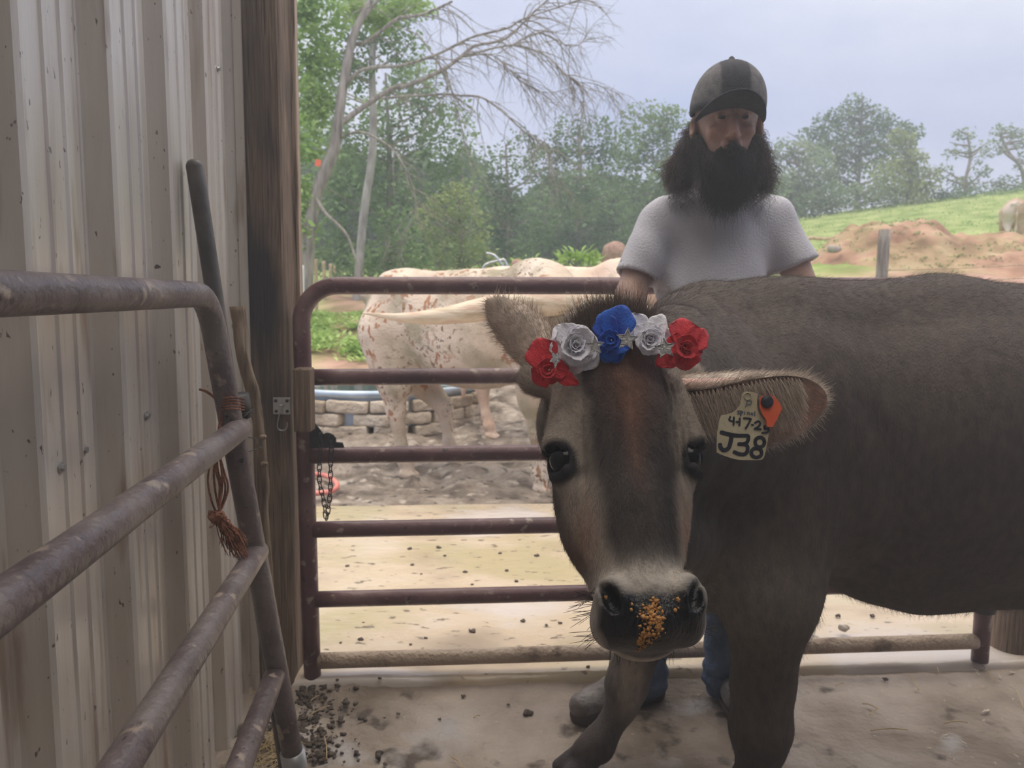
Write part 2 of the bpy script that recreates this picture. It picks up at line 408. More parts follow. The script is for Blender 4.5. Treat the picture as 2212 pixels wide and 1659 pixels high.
# barn floor
xs = np.concatenate([np.arange(-1.3, 3, .025), np.arange(3, 6, .2)]); ys = np.concatenate([np.arange(-5, 1.2, .2), np.arange(1.2, 2.66, .015)])
X, Y = np.meshgrid(xs, ys, indexing='ij'); p3 = np.stack([X, Y, 0*X], -1)
Z = .006*vnoise(p3, 5)+.005*vnoise(p3, 17)+.004*vnoise(p3, 40)
cor = np.exp(-((X+.72)**2+(Y-2.2)**2)/.12)
Z = Z*(1+3*cor)+.012*np.exp(-((X+.7)/.35)**2)*(Y > 1)*np.clip(vnoise(p3, 22)*2+.5, 0, 1)-.004
fl = struct(mk('floor', gridmesh(X, Y, Z), M_conc))
# outside slab with its rounded lip a little above the barn floor
_s0, _s1 = PZ(800, 1476, .012), PZ(2000, 1441, .012)
def slab_y(x): return _s0[1]+(_s1[1]-_s0[1])/(_s1[0]-_s0[0])*(x-_s0[0])
prof = [(0, -.05), (0, .006), (.005, .015), (.014, .022), (.028, .025)]+[(v, .025) for v in np.arange(.06, 2.1, .03)]
xs = np.arange(-6, 8, .03)
X = np.stack([xs]*len(prof), 1); Y = np.stack([slab_y(xs)+a for a, b in prof], 1); Z = np.stack([np.full_like(xs, b) for a, b in prof], 1)
p3 = np.stack([X, Y, 0*X], -1); Z += (.006*vnoise(p3, 2.2)+.006*vnoise(p3, 16)*np.clip(vnoise(p3, 3)*6+.2, 0, 1)); Y[:, :4] += (.012*vnoise(p3, 9))[:, :4]
struct(mk('concrete_yard', gridmesh(X, Y, Z), M_yard))
# mud beyond the slab
xs = np.arange(-8, 9, .045); ys = np.arange(4.35, 9.4, .045)
X, Y = np.meshgrid(xs, ys, indexing='ij'); p3 = np.stack([X, Y, 0*X], -1)
a = np.clip((Y-4.35)/.5, 0, 1)
Z = TH(X, Y)+.03+a*(.05*vnoise(p3, 2.2)+.07*vnoise(p3, 6)+.05*vnoise(p3, 12))-.02*(1-a)
struct(mk('muddy_yard', gridmesh(X, Y, Z), M_mud))
# pasture
xs = np.concatenate([np.arange(-60, -12, 2.), np.arange(-12, 30, .22), np.arange(30, 80, 2.)]); ys = np.concatenate([np.arange(7.5, 42, .22), np.arange(42, 100, 2.)])
X, Y = np.meshgrid(xs, ys, indexing='ij'); p3 = np.stack([X, Y, 0*X], -1); mf = mudf(X, Y)
Z = TH(X, Y)+.12*vnoise(p3, .9)+.07*vnoise(p3, 2.7)+(.10*vnoise(p3, 4.5))*mf-.02+.035*np.clip(Y-8.5, 0, 1)
mud_c = A3(.95, .46, .9)
c = (1-mf[..., None])*A3(1, 1, 1)+mf[..., None]*A3(1.25, .68, 1.35)
struct(mk('pasture', gridmesh(X, Y, Z), M_grass, col=c.reshape(-1, 3)))

# left wall of ribbed steel sheet
def wallX(y): return -.8166-.1257*(y-2.3)
prf = [(0, 0), (.012, .002), (.03, .002), (.19, .001), (.205, .0045), (.225, .0045), (.24, .001), (.37, .001), (.385, .0045), (.405, .0045), (.42, .001),
       (.55, 0), (.575, -.003), (.60, -.010), (.63, -.026), (.66, -.040), (.70, -.045), (.935, -.046), (.948, -.044), (.984, -.003)]
pts = []
for k in range(-14, 4):
    for a, d in prf:
        y = 1.047+.3125*(k+a) + .3125
        pts.append((y, d))
pts = [q for q in pts if q[0] < 2.335]
zs = np.concatenate([[-.05], np.arange(.1, 3.21, .1)])
nw = unit(A3(.9923, .1238, 0))
X = np.zeros((len(pts), len(zs))); Y = X.copy(); Z = X.copy()
for i, (y, d) in enumerate(pts):
    X[i] = wallX(y)+nw[0]*d; Y[i] = y+nw[1]*d; Z[i] = zs
p3 = np.stack([X, Y, Z], -1); dd = .003*vnoise(p3, 1.4); X += dd
wl = struct(mk('wall_left', gridmesh(X, Y, Z), M_steel)); flatshade(wl, 25)
# screws of the sheet
def screw(c, n, parent):
    m = MB(); f = frame(n)
    for z0, z1, r, k in ((0, .002, .009, 16), (.002, .007, .0055, 6)):
        m.tube([c+f[:, 2]*z0, c+f[:, 2]*z1], r, k)
    flatshade(mk('screw', m, M_galv, parent), 30)
for px, py in ((129, 1010), (178, 972), (469, 148), (314, 898)):
    r = P(px, py, 1)-ORG; t = (wallX(0))/(r[0]+.1257*r[1]); c = ORG+r*t; screw(c+nw*.001, nw, wl)
# unseen barn roof, gap added to light the cow; the opening's timbers
M_roof = MAT('roof_boards', [(.10, .075, .055), (.17, .13, .10)], scale=5, rough=.9)
struct(mk('unseen_ceiling', MB().box((1.9, 1.2, 3.27), (3.2, .25, .04)).box((1.9, -2.45, 3.27), (3.2, 1.8, .04)).box((-.75, .15, 3.27), (.55, .8, .04)).box((3.3, .15, 3.27), (1.8, .8, .04)), M_roof, smooth=False))
m = MB(); zz = np.linspace(-.05, 3.2, 60); V = []; x0, x1, y0, y1 = -.815, -.688, 2.3, 2.415
for z in zz:
    for (x, y) in ((x0, y0), (x0+.06, y0), (x1-.006, y0), (x1, y0+.006), (x1, y0+.05), (x1, y1), (x0, y1)): V.append((x, y, z))
V = np.array(V); V[:, 0] += .004*vnoise(V, 4)+.003*vnoise(V, 25)*(V[:, 1] > y0+.003); V[:, 1] += .004*vnoise(V+9, 5)
F = [(i*7+k, i*7+(k+1) % 7, (i+1)*7+(k+1) % 7, (i+1)*7+k) for i in range(59) for k in range(7)]
M_wallb = MAT('barn_boards', [(.12, .09, .07), (.20, .16, .13)], scale=4, rough=.9)
struct(mk('unseen_wall_back', MB().box((1.9, -4.2, 1.6), (3.3, .04, 1.6)), M_wallb, smooth=False))  # unseen wall, added to close the barn against light from behind
struct(mk('unseen_wall_right', MB().box((5.2, -1.8, 1.6), (.04, 2.4, 1.6)), M_wallb, smooth=False))  # unseen too, its length shaped to keep side light off the ribs
post = struct(mk('trim_1', (V, F), M_wood)); flatshade(post, 40); post['label'] = 'dark weathered timber post at the left side of the barn opening'
post.name = 'trim_1'
struct(flatshade(mk('trim_2', MB().box((x1+.001, 2.435, 1.58), (.014, .018, 1.6), bev=.003), M_woodl), 40))
struct(flatshade(mk('trim_3', MB().box((wallX(2.3)+.012, 2.292, 1.6), (.012, .004, 1.6)), M_steel), 40))
# right jamb, rough log-like timber
q = P(2207, 1420, 2.62); pts = [(q[0]+.03, q[1]+.1, z) for z in np.linspace(-.02, .85, 20)]
V, F = tube(np.array(pts), .075, 16); V[:, 0] += .02*vnoise(V, 7); V[:, 1] += .02*vnoise(V+5, 7)
o = rebase(mk('wooden_post', (V, F), M_wood)); tag(o, 'short rough wooden post behind the gate hinge at the right edge of the opening', 'post')
# small wooden stop block
o = flatshade(mk('wood_block', MB().box(P(657, 863, 2.30)-A3(0, 0, .0), (.0255, .03, .096), bev=.004), M_wood), 40); rebase(o)
tag(o, 'short dark wooden stop block screwed to the right edge of the timber post', 'block')
# hook and plate on the post
c = P(600, 881, 2.278); c[1] = 2.296
hk = thing('hook', 'galvanised hook hanging from a square plate with four screws on the timber post', 'hook', c)
flatshade(mk('plate', MB().box(c, (.027, .0022, .026), bev=.001), M_galv, hk), 40)
for sx in (-1, 1):
    for sz in (-1, 1):
        cc = c+A3(sx*.017, -.003, sz*.016); mk('screw', MB().tube([cc, cc-A3(0, .003, 0)], .005, 12), M_dark, hk)
a = np.linspace(0, 2*math.pi, 20); mk('eye', MB().tube([c+A3(.006*math.cos(t), -.010-.006*math.sin(t), .003) for t in a], .0018, 8, closed=False), M_galv, hk)
pts = [c+A3(0, -.014, .006), c+A3(-.003, -.016, -.02), c+A3(-.010, -.016, -.055), c+A3(-.006, -.016, -.070), c+A3(.008, -.016, -.073), c+A3(.018, -.016, -.064), c+A3(.02, -.016, -.048)]
mk('hook_wire', MB().tube(spline(pts, 8), .0022, 8), M_galv, hk)

# ================================================================== the far gate
D54 = .027
gL = P(666, 1000, 2.385); gx0, gy0 = gL[0], gL[1]
qr = P(2152, 1000, 2.53); gu = unit(A3(qr[0]-gx0, qr[1]-gy0, .024)); gw = (qr[0]-gx0)/gu[0]; gv = unit(np.cross(gu, A3(gu[1]*-1, gu[0], 0)*-1))
gv = A3(-gu[0]*gu[2], -gu[1]*gu[2], 1); gv = unit(gv)
def G(s, z): return A3(gx0, gy0, 0)+gu*s+gv*z
def zof(py, px=1000):
    "height of the gate bar whose middle shows at this pixel"
    a = P(px, py, 1)-ORG; M = np.stack([gu, gv, -a], 1); sol = np.linalg.solve(M, ORG-A3(gx0, gy0, 0)); return sol[1]
bz = [zof(y) for y in (617, 813, 980, 1138, 1287, 1418)]
gate = thing('pipe_gate', 'maroon tubular pipe gate closing the barn opening behind the brown cow', 'gate', (G(gw/2, 0)[0], G(gw/2, 0)[1], 0))
rc = .115
zb = zof(1462, 1000); pts = [G(0, zb)]+[G(0, z) for z in np.linspace(.3, bz[0]-rc, 8)]+[G(rc-rc*math.cos(t), bz[0]-rc+rc*math.sin(t)) for t in np.linspace(.15, math.pi/2-.15, 9)]
pts += [G(s, bz[0]) for s in np.linspace(rc, gw-rc, 10)]+[G(gw-rc+rc*math.sin(t), bz[0]-rc+rc*math.cos(t)) for t in np.linspace(.15, math.pi/2-.15, 9)]+[G(gw, z) for z in np.linspace(bz[0]-rc, zb, 8)]
mk('outer_frame', MB().tube(pts, D54, 24), M_pipe, gate)
for i, z in enumerate(bz[1:]):
    pp = [G(s, z) for s in np.linspace(.02, gw-.02, 24)]
    o = mk('rail', MB().tube(pp, D54*.96, 20), M_pipem if i == 4 else M_pipe, gate)
    if i == 4: o['label'] = 'lowest rail caked in dried mud'
# latch bracket
c = G(.05, zof(945, 700)); m = MB()
Fm = np.stack([gu, np.cross(gv, gu), gv], 1)
V2 = [(-.03, -.028), (.075, -.028), (.07, -.012), (.05, -.01), (.05, .004), (.034, .018), (.022, .02), (.012, .016), (-.012, .05), (-.03, .05)]
n = len(V2); V = np.array([(x, y_, z) for y_ in (-.03, -.022) for x, z in V2])@Fm.T+c
m.add(V, [tuple(range(n)), tuple(range(n, 2*n))[::-1]]+[(i, i+n, (i+1) % n+n, (i+1) % n) for i in range(n)])
mk('latch_bracket', m, M_dark, gate, smooth=False)
# chain
def link(c, d, side, L_=.0125, r=.0018, wd=.006):
    d = unit(d); side = unit(side-d*np.dot(side, d)); p = []
    for t in np.linspace(0, 2*math.pi, 20, endpoint=False):
        x = math.cos(t)*wd; y = math.sin(t)*wd+(L_-wd)*np.sign(math.sin(t))*min(1, abs(math.sin(t))*3); p.append(c+side*x+d*y)
    return tube(p, r, 7, closed=True)
yo = -.045
cp = [(691, 938), (692, 965), (690, 1010), (691, 1045), (700, 1085), (705, 1120), (711, 1085), (714, 1045), (714, 1010), (716, 965), (716, 945), (728, 948)]
cp = [P(x, y, 2.335) for x, y in cp]; sp = spline(cp, 30)
sl = np.concatenate([[0], np.cumsum(np.linalg.norm(np.diff(sp, axis=0), axis=1))]); nl = int(sl[-1]/.0185)
ch = thing('chain', 'dark steel chain hanging in a loop from the latch of the maroon gate', 'chain', P(705, 1128, 2.335))
for i in range(nl):
    s_ = (i+.5)*.0185; q = np.array([np.interp(s_, sl, sp[:, k]) for k in range(3)]); q2 = np.array([np.interp(s_+.004, sl, sp[:, k]) for k in range(3)])
    mk('link', link(q, q2-q, A3(1, .1, 0) if i % 2 else A3(.35, 1, 0)), M_dark, ch)
# hinge clamps of the far gate at the right jamb
ht = thing('gate_hinge', 'muddy steel hinge clamp on the right end of the maroon gate near the floor', 'hinge', G(gw, .1))
c = G(gw, .215); m = MB().tube([c-gv*.035, c+gv*.035], .036, 18); mk('clamp', m, M_dark, ht)
mk('bolt', MB().tube([c+A3(-.07, -.01, .005), c+A3(.09, -.01, .0)], .011, 10), M_dark, ht)
mk('nut', MB().tube([c+A3(-.062, -.01, .005), c+A3(-.036, -.01, .005)], .02, 6), M_dark, ht)
mk('nut', MB().tube([c+A3(.052, -.01, .0), c+A3(.078, -.01, .0)], .02, 6), M_dark, ht)

# ================================================================== the near gate leaning on the wall
rn = .0254
e0, e1 = P(452, 660, 1.60), P(637, 1655, 1.90)
dirb = unit(P(909, 638, 1)-ORG)*-1
def ep(px, py, d): return P(px, py, d)
ends = [ep(520, 925, 1.69), ep(557, 1190, 1.76), ep(597, 1448, 1.84)]
g2 = thing('pipe_gate', 'grey-brown tubular pipe gate leaning along the ribbed steel wall at left', 'gate', (e1[0], e1[1], 0))
top0 = P(452, 636, 1.60)
ex = unit(e1-e0)
pts = [top0+dirb*s for s in np.linspace(1.9, .12, 10)]
ctrl = top0
for t in np.linspace(.08, .92, 10):
    a = top0+dirb*.10; b = ctrl+A3(0, 0, .0); c = e0+ex*.09
    pts.append((1-t)**2*a+2*t*(1-t)*b+t*t*c)
pts += [e0+(e1-e0)*t for t in np.linspace(.12, 1, 10)]
mk('outer_frame', MB().tube(pts, rn, 28), M_pipeg, g2)
for q in ends:
    mk('rail', MB().tube([q+dirb*s for s in np.linspace(.0, 1.9, 14)], rn*.98, 24), M_pipeg, g2)
q = e1+(A3(0, 0, 0)); qd = unit(A3(e1[0]-e0[0], e1[1]-e0[1], e1[2]-e0[2]))
tb = (-e1[2])/qd[2]
mk('foot_sleeve', MB().tube([e1-qd*.045, e1+qd*(tb-.004)], [rn*1.18, rn*1.22], 20), M_galv, g2, label='torn galvanised sleeve at the foot of the gate')
# latch clamp around the end pipe
c = P(512, 878, 1.70); ax_ = unit(e0-e1)
m = MB().tube([c-ax_*.026, c+ax_*.026], rn*1.16, 24); mk('clamp', m, M_dark, g2)
mk('clamp_lug', MB().box(c+A3(.006, -.034, .006), (.012, .012, .02), bev=.003), M_dark, g2)
wire = []
for k in range(70):
    t = k/69*2*math.pi*3.2; wire.append(c+ax_*(-.055+.045*math.sin(k*.13))+rotm(ax_, t)@(np.cross(ax_, A3(1, 0, 0))*(.033+.004*math.sin(k*1.7))))
mk('wire', MB().tube(wire, .0011, 5), M_dark, g2)

# loose pipe leaning between gate and wall
a = P(421, 362, 1.70); b = P(507, 925, 1.79); d = unit(b-a); fl_t = (-a[2])/d[2]
M_pipe3 = MAT('grey_pipe_paint', [(.05, .045, .042), (.10, .09, .085), (.20, .18, .16)], scale=7, rough=.45, bump=.3, detail=9)
pp = [a+d*s for s in np.linspace(.0, fl_t-.01, 24)]
V, F = SDF().C(pp[0], pp[-1], .0215, .0215).mesh(np.arange(-1.05,-.4,.006), np.arange(1.4,2.2,.006), np.arange(-.01,1.9,.006)) if False else tube([a+d*(.03*math.sin(t_)-.001) for t_ in np.linspace(-.65, 0, 8)]+pp[1:], list(np.clip(.019*np.sqrt(np.clip(1-(np.linspace(-1, 0, 8))**2, .02, 1)), .002, 1))+[.019]*(len(pp)-1), 20)
o = rebase(mk('steel_pipe', (V, F), M_pipe3)); tag(o, 'grey rounded steel pipe sticking up behind the left gate, leaning on the wall', 'pipe')
# branch
M_bark0 = MAT('branch_bark', [(.09, .06, .04), (.22, .16, .11), (.33, .26, .19)], scale=14, stretch=(3, 3, .5), rough=.9, bump=1.5, bscale=20, detail=8)
bp = [P(514, 662, 1.98), P(524, 760, 1.99), P(552, 880, 2.01), P(563, 950, 2.02), P(572, 1080, 2.04), P(584, 1250, 2.06), P(598, 1420, 2.08), P(612, 1560, 2.12)]
sp_ = spline(bp, 8); t = np.linspace(0, 1, len(sp_)); rr = np.interp(t, [0, .3, .5, 1], [.019, .016, .011, .009])
V, F = tube(sp_, rr, 14); V += .004*vnoise(V, 30)[:, None]*A3(1, 1, 0)+.006*vnoise(V+3, 12)[:, None]*A3(1, .5, 0)
m = MB().add(V, F)
for px, py in ((566, 946), (569, 1004)): q = P(px, py, 2.0); m.tube([q, q+A3(.012, -.008, .006)], [.009, .004], 8)
o = rebase(mk('branch', m, M_bark0)); tag(o, 'rough brown wooden branch standing between the left gate and the timber post', 'branch')

# twine on the near gate
M_twine = MAT('orange_twine', [(.24, .085, .045), (.42, .17, .10), (.55, .27, .18)], scale=50, rough=.9, bump=1, bscale=200)
M_straw = MAT('straw', [(.45, .33, .16), (.62, .5, .30)], scale=20, rough=.8)
tw = thing('twine', 'frayed rust-orange baling twine knotted on the left gate end pipe', 'twine', P(510, 1200, 1.62))
dz = 1.64
m = MB()
for i in range(6):
    o_ = R.randn(8, 3)*.0028
    pts = np.array([P(x, y, dz+.0) for x, y in ((476, 862), (478, 900), (474, 960), (462+i*4, 1010), (466+i*5, 1050), (470+i*2, 1090), (474, 1108), (472, 1118))])
    m.tube(spline(pts+o_, 5), .0024, 6)
m.tube(spline([P(474, 870, dz), P(462, 858, dz), P(446, 846, dz), P(431, 841, dz)], 5), [.003]*16, 6) if False else m.tube(spline([P(474, 870, dz), P(462, 858, dz), P(446, 846, dz), P(431, 841, dz)], 5), .003, 6)
m.tube(spline([P(470, 975, dz), P(455, 1000, dz), P(449, 1040, dz), P(458, 1085, dz), P(470, 1112, dz)], 6), .0022, 6)
for k in range(5):
    m.tube([P(476, 862+k*6, dz-.005)+A3(0, 0, 0), P(500, 858+k*6, dz-.035), P(528, 862+k*6, dz-.015)], .0018, 5)
mk('strands', m, M_twine, tw)
V, F = SDF().E(P(472, 1118, dz), (.018, .014, .013), k=.01).E(P(462, 1115, dz), (.012, .012, .012), k=.01).mesh(*[np.arange(v-.05, v+.05, .003) for v in P(470, 1116, dz)])
V += .003*vnoise(V, 120)[:, None]; mk('knot', (V, F), M_twine, tw)
m = MB(); s0 = P(470, 1120, dz)
for i in range(170):
    u_ = R.rand(); tgt = P(478+60*u_**.7+R.randn()*6, 1150+50*R.rand()+18*u_, dz+R.randn()*.008) if i > 40 else P(452+R.rand()*20, 1105+R.rand()*30, dz+R.randn()*.01)
    mid = (s0+tgt)/2+R.randn(3)*.006+A3(.004, 0, .006)
    m.tube(spline([s0+R.randn(3)*.005, mid, tgt], 3), [.0011]*6+[.0005], 4, cap=False)
fr = mk('frayed_end', m, M_twine, tw)
# ================================================================== the brown cow
O = P(1338, 678, 1.175); NT = P(1436, 1424, .95)
ha = unit(NT-O)                                   # down the face
hb = unit(A3(1, .06, -.03)); hb = unit(hb-ha*(hb@ha))  # to the right of the face
hn = np.cross(ha, hb); hn = hn if hn[1] < 0 else -hn  # out of the forehead
HL = np.linalg.norm(NT-O); HM = np.stack([hb, ha, hn], 1)
def H(u, v, w_): return O+HM@A3(u, v, w_)
def toH(p): return (p-O)@HM
HR = HM
S = SDF()
ye = (0, 0, 0)
# trunk
bY = 1.80
S.E((1.05, bY, .915), (.62, .29, .362), k=.05)
S.E((.62, bY-.02, .95), (.27, .24, .34), k=.08)
S.E((1.62, bY, .94), (.36, .27, .32), k=.08)
S.C((.42, bY-.05, 1.17), (1.0, bY, 1.215), .10, .085, k=.08)
S.C((1.0, bY, 1.195), (1.75, bY, 1.205), .08, .085, k=.08)
S.C((1.62, bY-.17, 1.13), (1.62, bY+.17, 1.13), .06, .06, k=.08)
S.E((.95, bY, .66), (.22, .16, .15), k=.06)
S.C((1.0, bY-.03, .575), (1.32, bY-.03, .575), .05, .06, k=.08)
S.C((1.45, bY, .64), (1.5, bY, .6), .11, .09, k=.08)
S.C((2.02, bY, 1.15), (2.06, bY, .5), .03, .02, k=.03)
# shoulder, brisket, neck
S.E((.56, 1.635, .93), (.17, .10, .26), rotm((0, 1, 0), .25), k=.07)
S.E((.56, 1.93, .93), (.17, .10, .26), rotm((0, 1, 0), .25), k=.07)
S.E((.40, 1.70, .70), (.17, .15, .17), k=.08)
S.C((.48, 1.74, .98), H(0, .10, -.20), .235, .115, k=.07)
S.C((.45, 1.76, 1.16), H(0, .05, -.10), .10, .06, k=.08)
S.C((.36, 1.62, .74), H(0, .30, -.19), .12, .055, k=.06)
# near foreleg
def leg(pts, rs, k=.03):
    for i in range(len(pts)-1): S.C(pts[i], pts[i+1], rs[i], rs[i+1], k=k)
def hoof(c, d):
    d = unit(A3(d[0], d[1], 0)); s_ = A3(-d[1], d[0], 0)
    for q in (-1, 1): S.C(c+s_*q*.023-d*.012+A3(0, 0, .03), c+s_*q*.022+d*.045+A3(0, 0, .012), .03, .02, k=.012)
kn = P(1643, 1570, 1.70)
fn = A3(kn[0]-.012, kn[1]+.005, .13)
leg([(.60, 1.66, .80), P(1668, 1290, 1.62)+A3(0, .02, 0), kn+A3(0, 0, .10), kn, kn-A3(0, 0, .06), fn+A3(0, 0, .03), fn, A3(fn[0]-.03, fn[1], .05)],
    [.15, .098, .060, .060, .040, .034, .042, .034], k=.045)
hoof(A3(fn[0]-.04, fn[1], 0.0), (-1, -.1, 0))
# far foreleg, stepping left
k2 = P(1353, 1480, 2.04); f2 = P(1290, 1610, 2.02)
leg([(.50, 1.90, .66), P(1400, 1340, 1.98), k2+A3(.012, 0, .05), k2, k2-A3(.01, 0, .06), f2, A3(f2[0]-.035, f2[1]-.01, .055)],
    [.12, .075, .050, .052, .036, .040, .034], k=.03)
hoof(A3(f2[0]-.05, f2[1]-.012, 0.0), (-1, -.35, 0))
# hind legs
for yy, xx in ((1.64, 1.72), (1.96, 1.66)):
    leg([(1.68, bY+(yy-bY)*.8, .9), (xx+.02, yy, .66), (xx+.14, yy, .46), (xx+.10, yy, .2), (xx+.09, yy, .13), (xx+.05, yy, .05)], [.19, .12, .055, .036, .042, .034], k=.05)
    hoof(A3(xx+.04, yy, 0.0), (-1, 0, 0))
# head
def hE(c, r, rot=None, k=.02, sub=False): S.E(H(*c), r, HR if rot is None else HR@rot, k=k, sub=sub)
def hC(a, b, ra, rb, k=.02, sub=False): S.C(H(*a), H(*b), ra, rb, k=k, sub=sub)
hE((0, .075, -.085), (.080, .095, .085), k=.03)             # cranium and poll
hE((0, .030, -.060), (.060, .055, .055), k=.03)
hE((0, .150, -.078), (.094, .105, .074), k=.03)             # forehead
hE((0, .255, -.085), (.080, .130, .072), k=.03)             # face
hE((0, .350, -.078), (.060, .120, .060), k=.03)             # bridge of the nose
for s_ in (-1, 1):
    hC((s_*.076, .105, -.060), (s_*.098, .185, -.062), .026, .025, k=.022)   # brow ridge
    hE((s_*.094, .215, -.078), (.026, .036, .034), k=.02)                  # orbit
    hE((s_*.062, .255, -.135), (.040, .100, .062), k=.03)                  # cheek
    hC((s_*.050, .22, -.19), (s_*.028, .41, -.115), .045, .030, k=.03)       # jaw
    hC((s_*.070, .255, -.085), (s_*.052, .36, -.082), .022, .014, k=.02)      # cheek ridge
    hC((s_*.080, .065, -.095), (s_*.125, .060, -.100), .036, .026, k=.02)   # root of the ear
hE((0, .430, -.066), (.072, .055, .054), k=.022)            # muzzle
hE((0, .455, -.060), (.068, .034, .050), k=.018)
hE((0, .468, -.098), (.050, .030, .034), k=.010)            # lower lip
for s_ in (-1, 1):
    hE((s_*.050, .426, -.030), (.026, .032, .026), k=.014)                 # nostril wing
    hE((s_*.050, .452, -.062), (.028, .033, .038), k=.012)                 # upper lip
    hE((s_*.057, .430, -.008), (.0105, .0185, .019), rotm((0, 0, 1), s_*.35), k=.008, sub=True)   # nostril
    hE((s_*.064, .414, -.016), (.006, .012, .014), rotm((0, 0, 1), s_*.7), k=.006, sub=True)
    hE((s_*.1065, .212, -.066), (.022, .0240, .023), k=.008, sub=True)      # eye socket
for s_ in (-1, 1):
    hC((s_*.093, .193, -.046), (s_*.113, .190, -.080), .0068, .0068, k=.007); hC((s_*.094, .236, -.052), (s_*.110, .236, -.080), .0055, .0055, k=.007)   # eyelids
hC((-.05, .468, -.078), (.05, .468, -.078), .0022, .0022, k=.007, sub=True)  # mouth line
hC((.05, .468, -.078), (.062, .440, -.098), .0022, .0022, k=.007, sub=True)
hC((-.05, .468, -.078), (-.062, .440, -.098), .0022, .0022, k=.007, sub=True)
hC((0, .436, -.006), (0, .470, -.034), .0015, .0015, k=.009, sub=True)       # groove under the nose
def cowx(p, d):
    # wrinkles of the brow and folds of the neck, part of the skin's shape
    l = toH(p); near = (np.abs(l[:, 0]) < .14) & (l[:, 1] > .05) & (l[:, 1] < .36) & (l[:, 2] > -.12) & (l[:, 2] < .08)
    if near.any():
        q = l[near]; au = np.abs(q[:, 0])
        c_ = .052+.018*np.sin((q[:, 1]-.05)*9); fo = np.zeros(len(q))
        for o_, a_ in ((0, .0046), (.011, .0036), (.021, .0026)):
            fo += a_*np.exp(-((au-c_-o_)/.0032)**2)
        fo *= np.clip((q[:, 1]-.06)/.04, 0, 1)*np.clip((.27-q[:, 1])/.06, 0, 1)*np.where(q[:, 0] > 0, 1.25, .7)
        d = d.copy(); d[near] += fo
    m = ~((l[:, 1] > -.05) & (l[:, 1] < .58) & (np.abs(l[:, 0]) < .16) & (l[:, 2] > -.2)) & (l[:, 2] < -.08) & (p[:, 0] > .2) & (p[:, 0] < .6) & (p[:, 2] > .6)
    if m.any():
        q = p[m]; d = d.copy(); d[m] += .006*np.sin((q[:, 0]*1.2+q[:, 1]*.9)*38)*np.clip((q[:, 0]-.2)/.1, 0, 1)*np.clip((.6-q[:, 0])/.15, 0, 1)*.6
    m = (p[:, 1] < 1.8) & (p[:, 0] > .5) & (p[:, 0] < 1.3) & (p[:, 2] > .5)
    if m.any():
        q = p[m]; d = d.copy(); xc = .80-.10*np.clip((q[:, 2]-.75)/.3, -1, 1)**2+.02
        d[m] += .009*np.exp(-((q[:, 0]-xc)/.022)**2)*np.clip((q[:, 2]-.6)/.1, 0, 1)*np.clip((1.1-q[:, 2])/.1, 0, 1)-.010*np.exp(-((q[:, 0]-xc+.06)/.04)**2)*np.exp(-((q[:, 2]-.78)/.12)**2)
    return d
lo, hi = O[1]-.30, O[1]+.25
gx = axis(-.12, 2.12, .0042, (O[0]-.13, O[0]+.19), .014)
gy = axis(.72, 2.14, .0042, (.78, 1.32), .012)
gz = axis(-.012, 1.34, .0042, (.76, 1.30), .012)
CV, CF = S.mesh(gx, gy, gz, newton=4, extra=cowx)

# ears: cupped leaves of skin with thickness
def leaf_ear(base, tip, up, W, cup, r0, nS=44, nT=30, curve=0., peak=.5, th=.0045):
    ax_ = tip-base; Ln = np.linalg.norm(ax_); a_ = ax_/Ln; n_ = unit(up-a_*(up@a_)); s_ = np.cross(a_, n_)   # n_: outward (back of ear) normal
    V = []; inner = []
    for i in range(nS):
        s = i/(nS-1)
        pk = peak
        if s < pk: q_ = s/pk; q_ = q_*q_*(3-2*q_); wd = r0*.95+(W-r0*.95)*q_
        else: wd = W*max(0., 1-((s-pk)/(1.0001-pk))**2.3)**.62
        wd = max(wd, .004)
        roll = (1-s)**1.6
        for side in (0, 1):
            for j in range(nT):
                t = j/(nT-1)*2-1; t = t if side == 0 else -t
                ang = t*(1.1+1.75*roll); rad = wd/(1.0+.4*roll)
                x = rad*math.sin(ang)/max(.55, math.sin(min(1.1+1.75*roll, math.pi/2))); z = rad*(math.cos(ang)-1)*cup+curve*s*s*Ln
                off = th*(.5-side)*(1.6-s)*(1-.75*abs(t)**6)
                V.append(base+a_*Ln*s+s_*x+n_*(z+off)); inner.append(side*(1-abs(t)**4))
    n = 2*nT; F = [(i*n+k, i*n+(k+1) % n, (i+1)*n+(k+1) % n, (i+1)*n+k) for i in range(nS-1) for k in range(n)]
    F.append(tuple((nS-1)*n+k for k in range(n)))
    return np.array(V), F, np.array(inner), (a_, s_, n_)
eL = leaf_ear(H(-.084, .072, -.098), P(1050, 648, 1.22), A3(-.45, -.80, .10), .046, .8, .036, peak=.40, curve=-.03)
eR = leaf_ear(H(.088, .070, -.100), P(1784, 862, 1.20), A3(-.1, .80, .45), .074, .78, .036, peak=.60, curve=-.04)

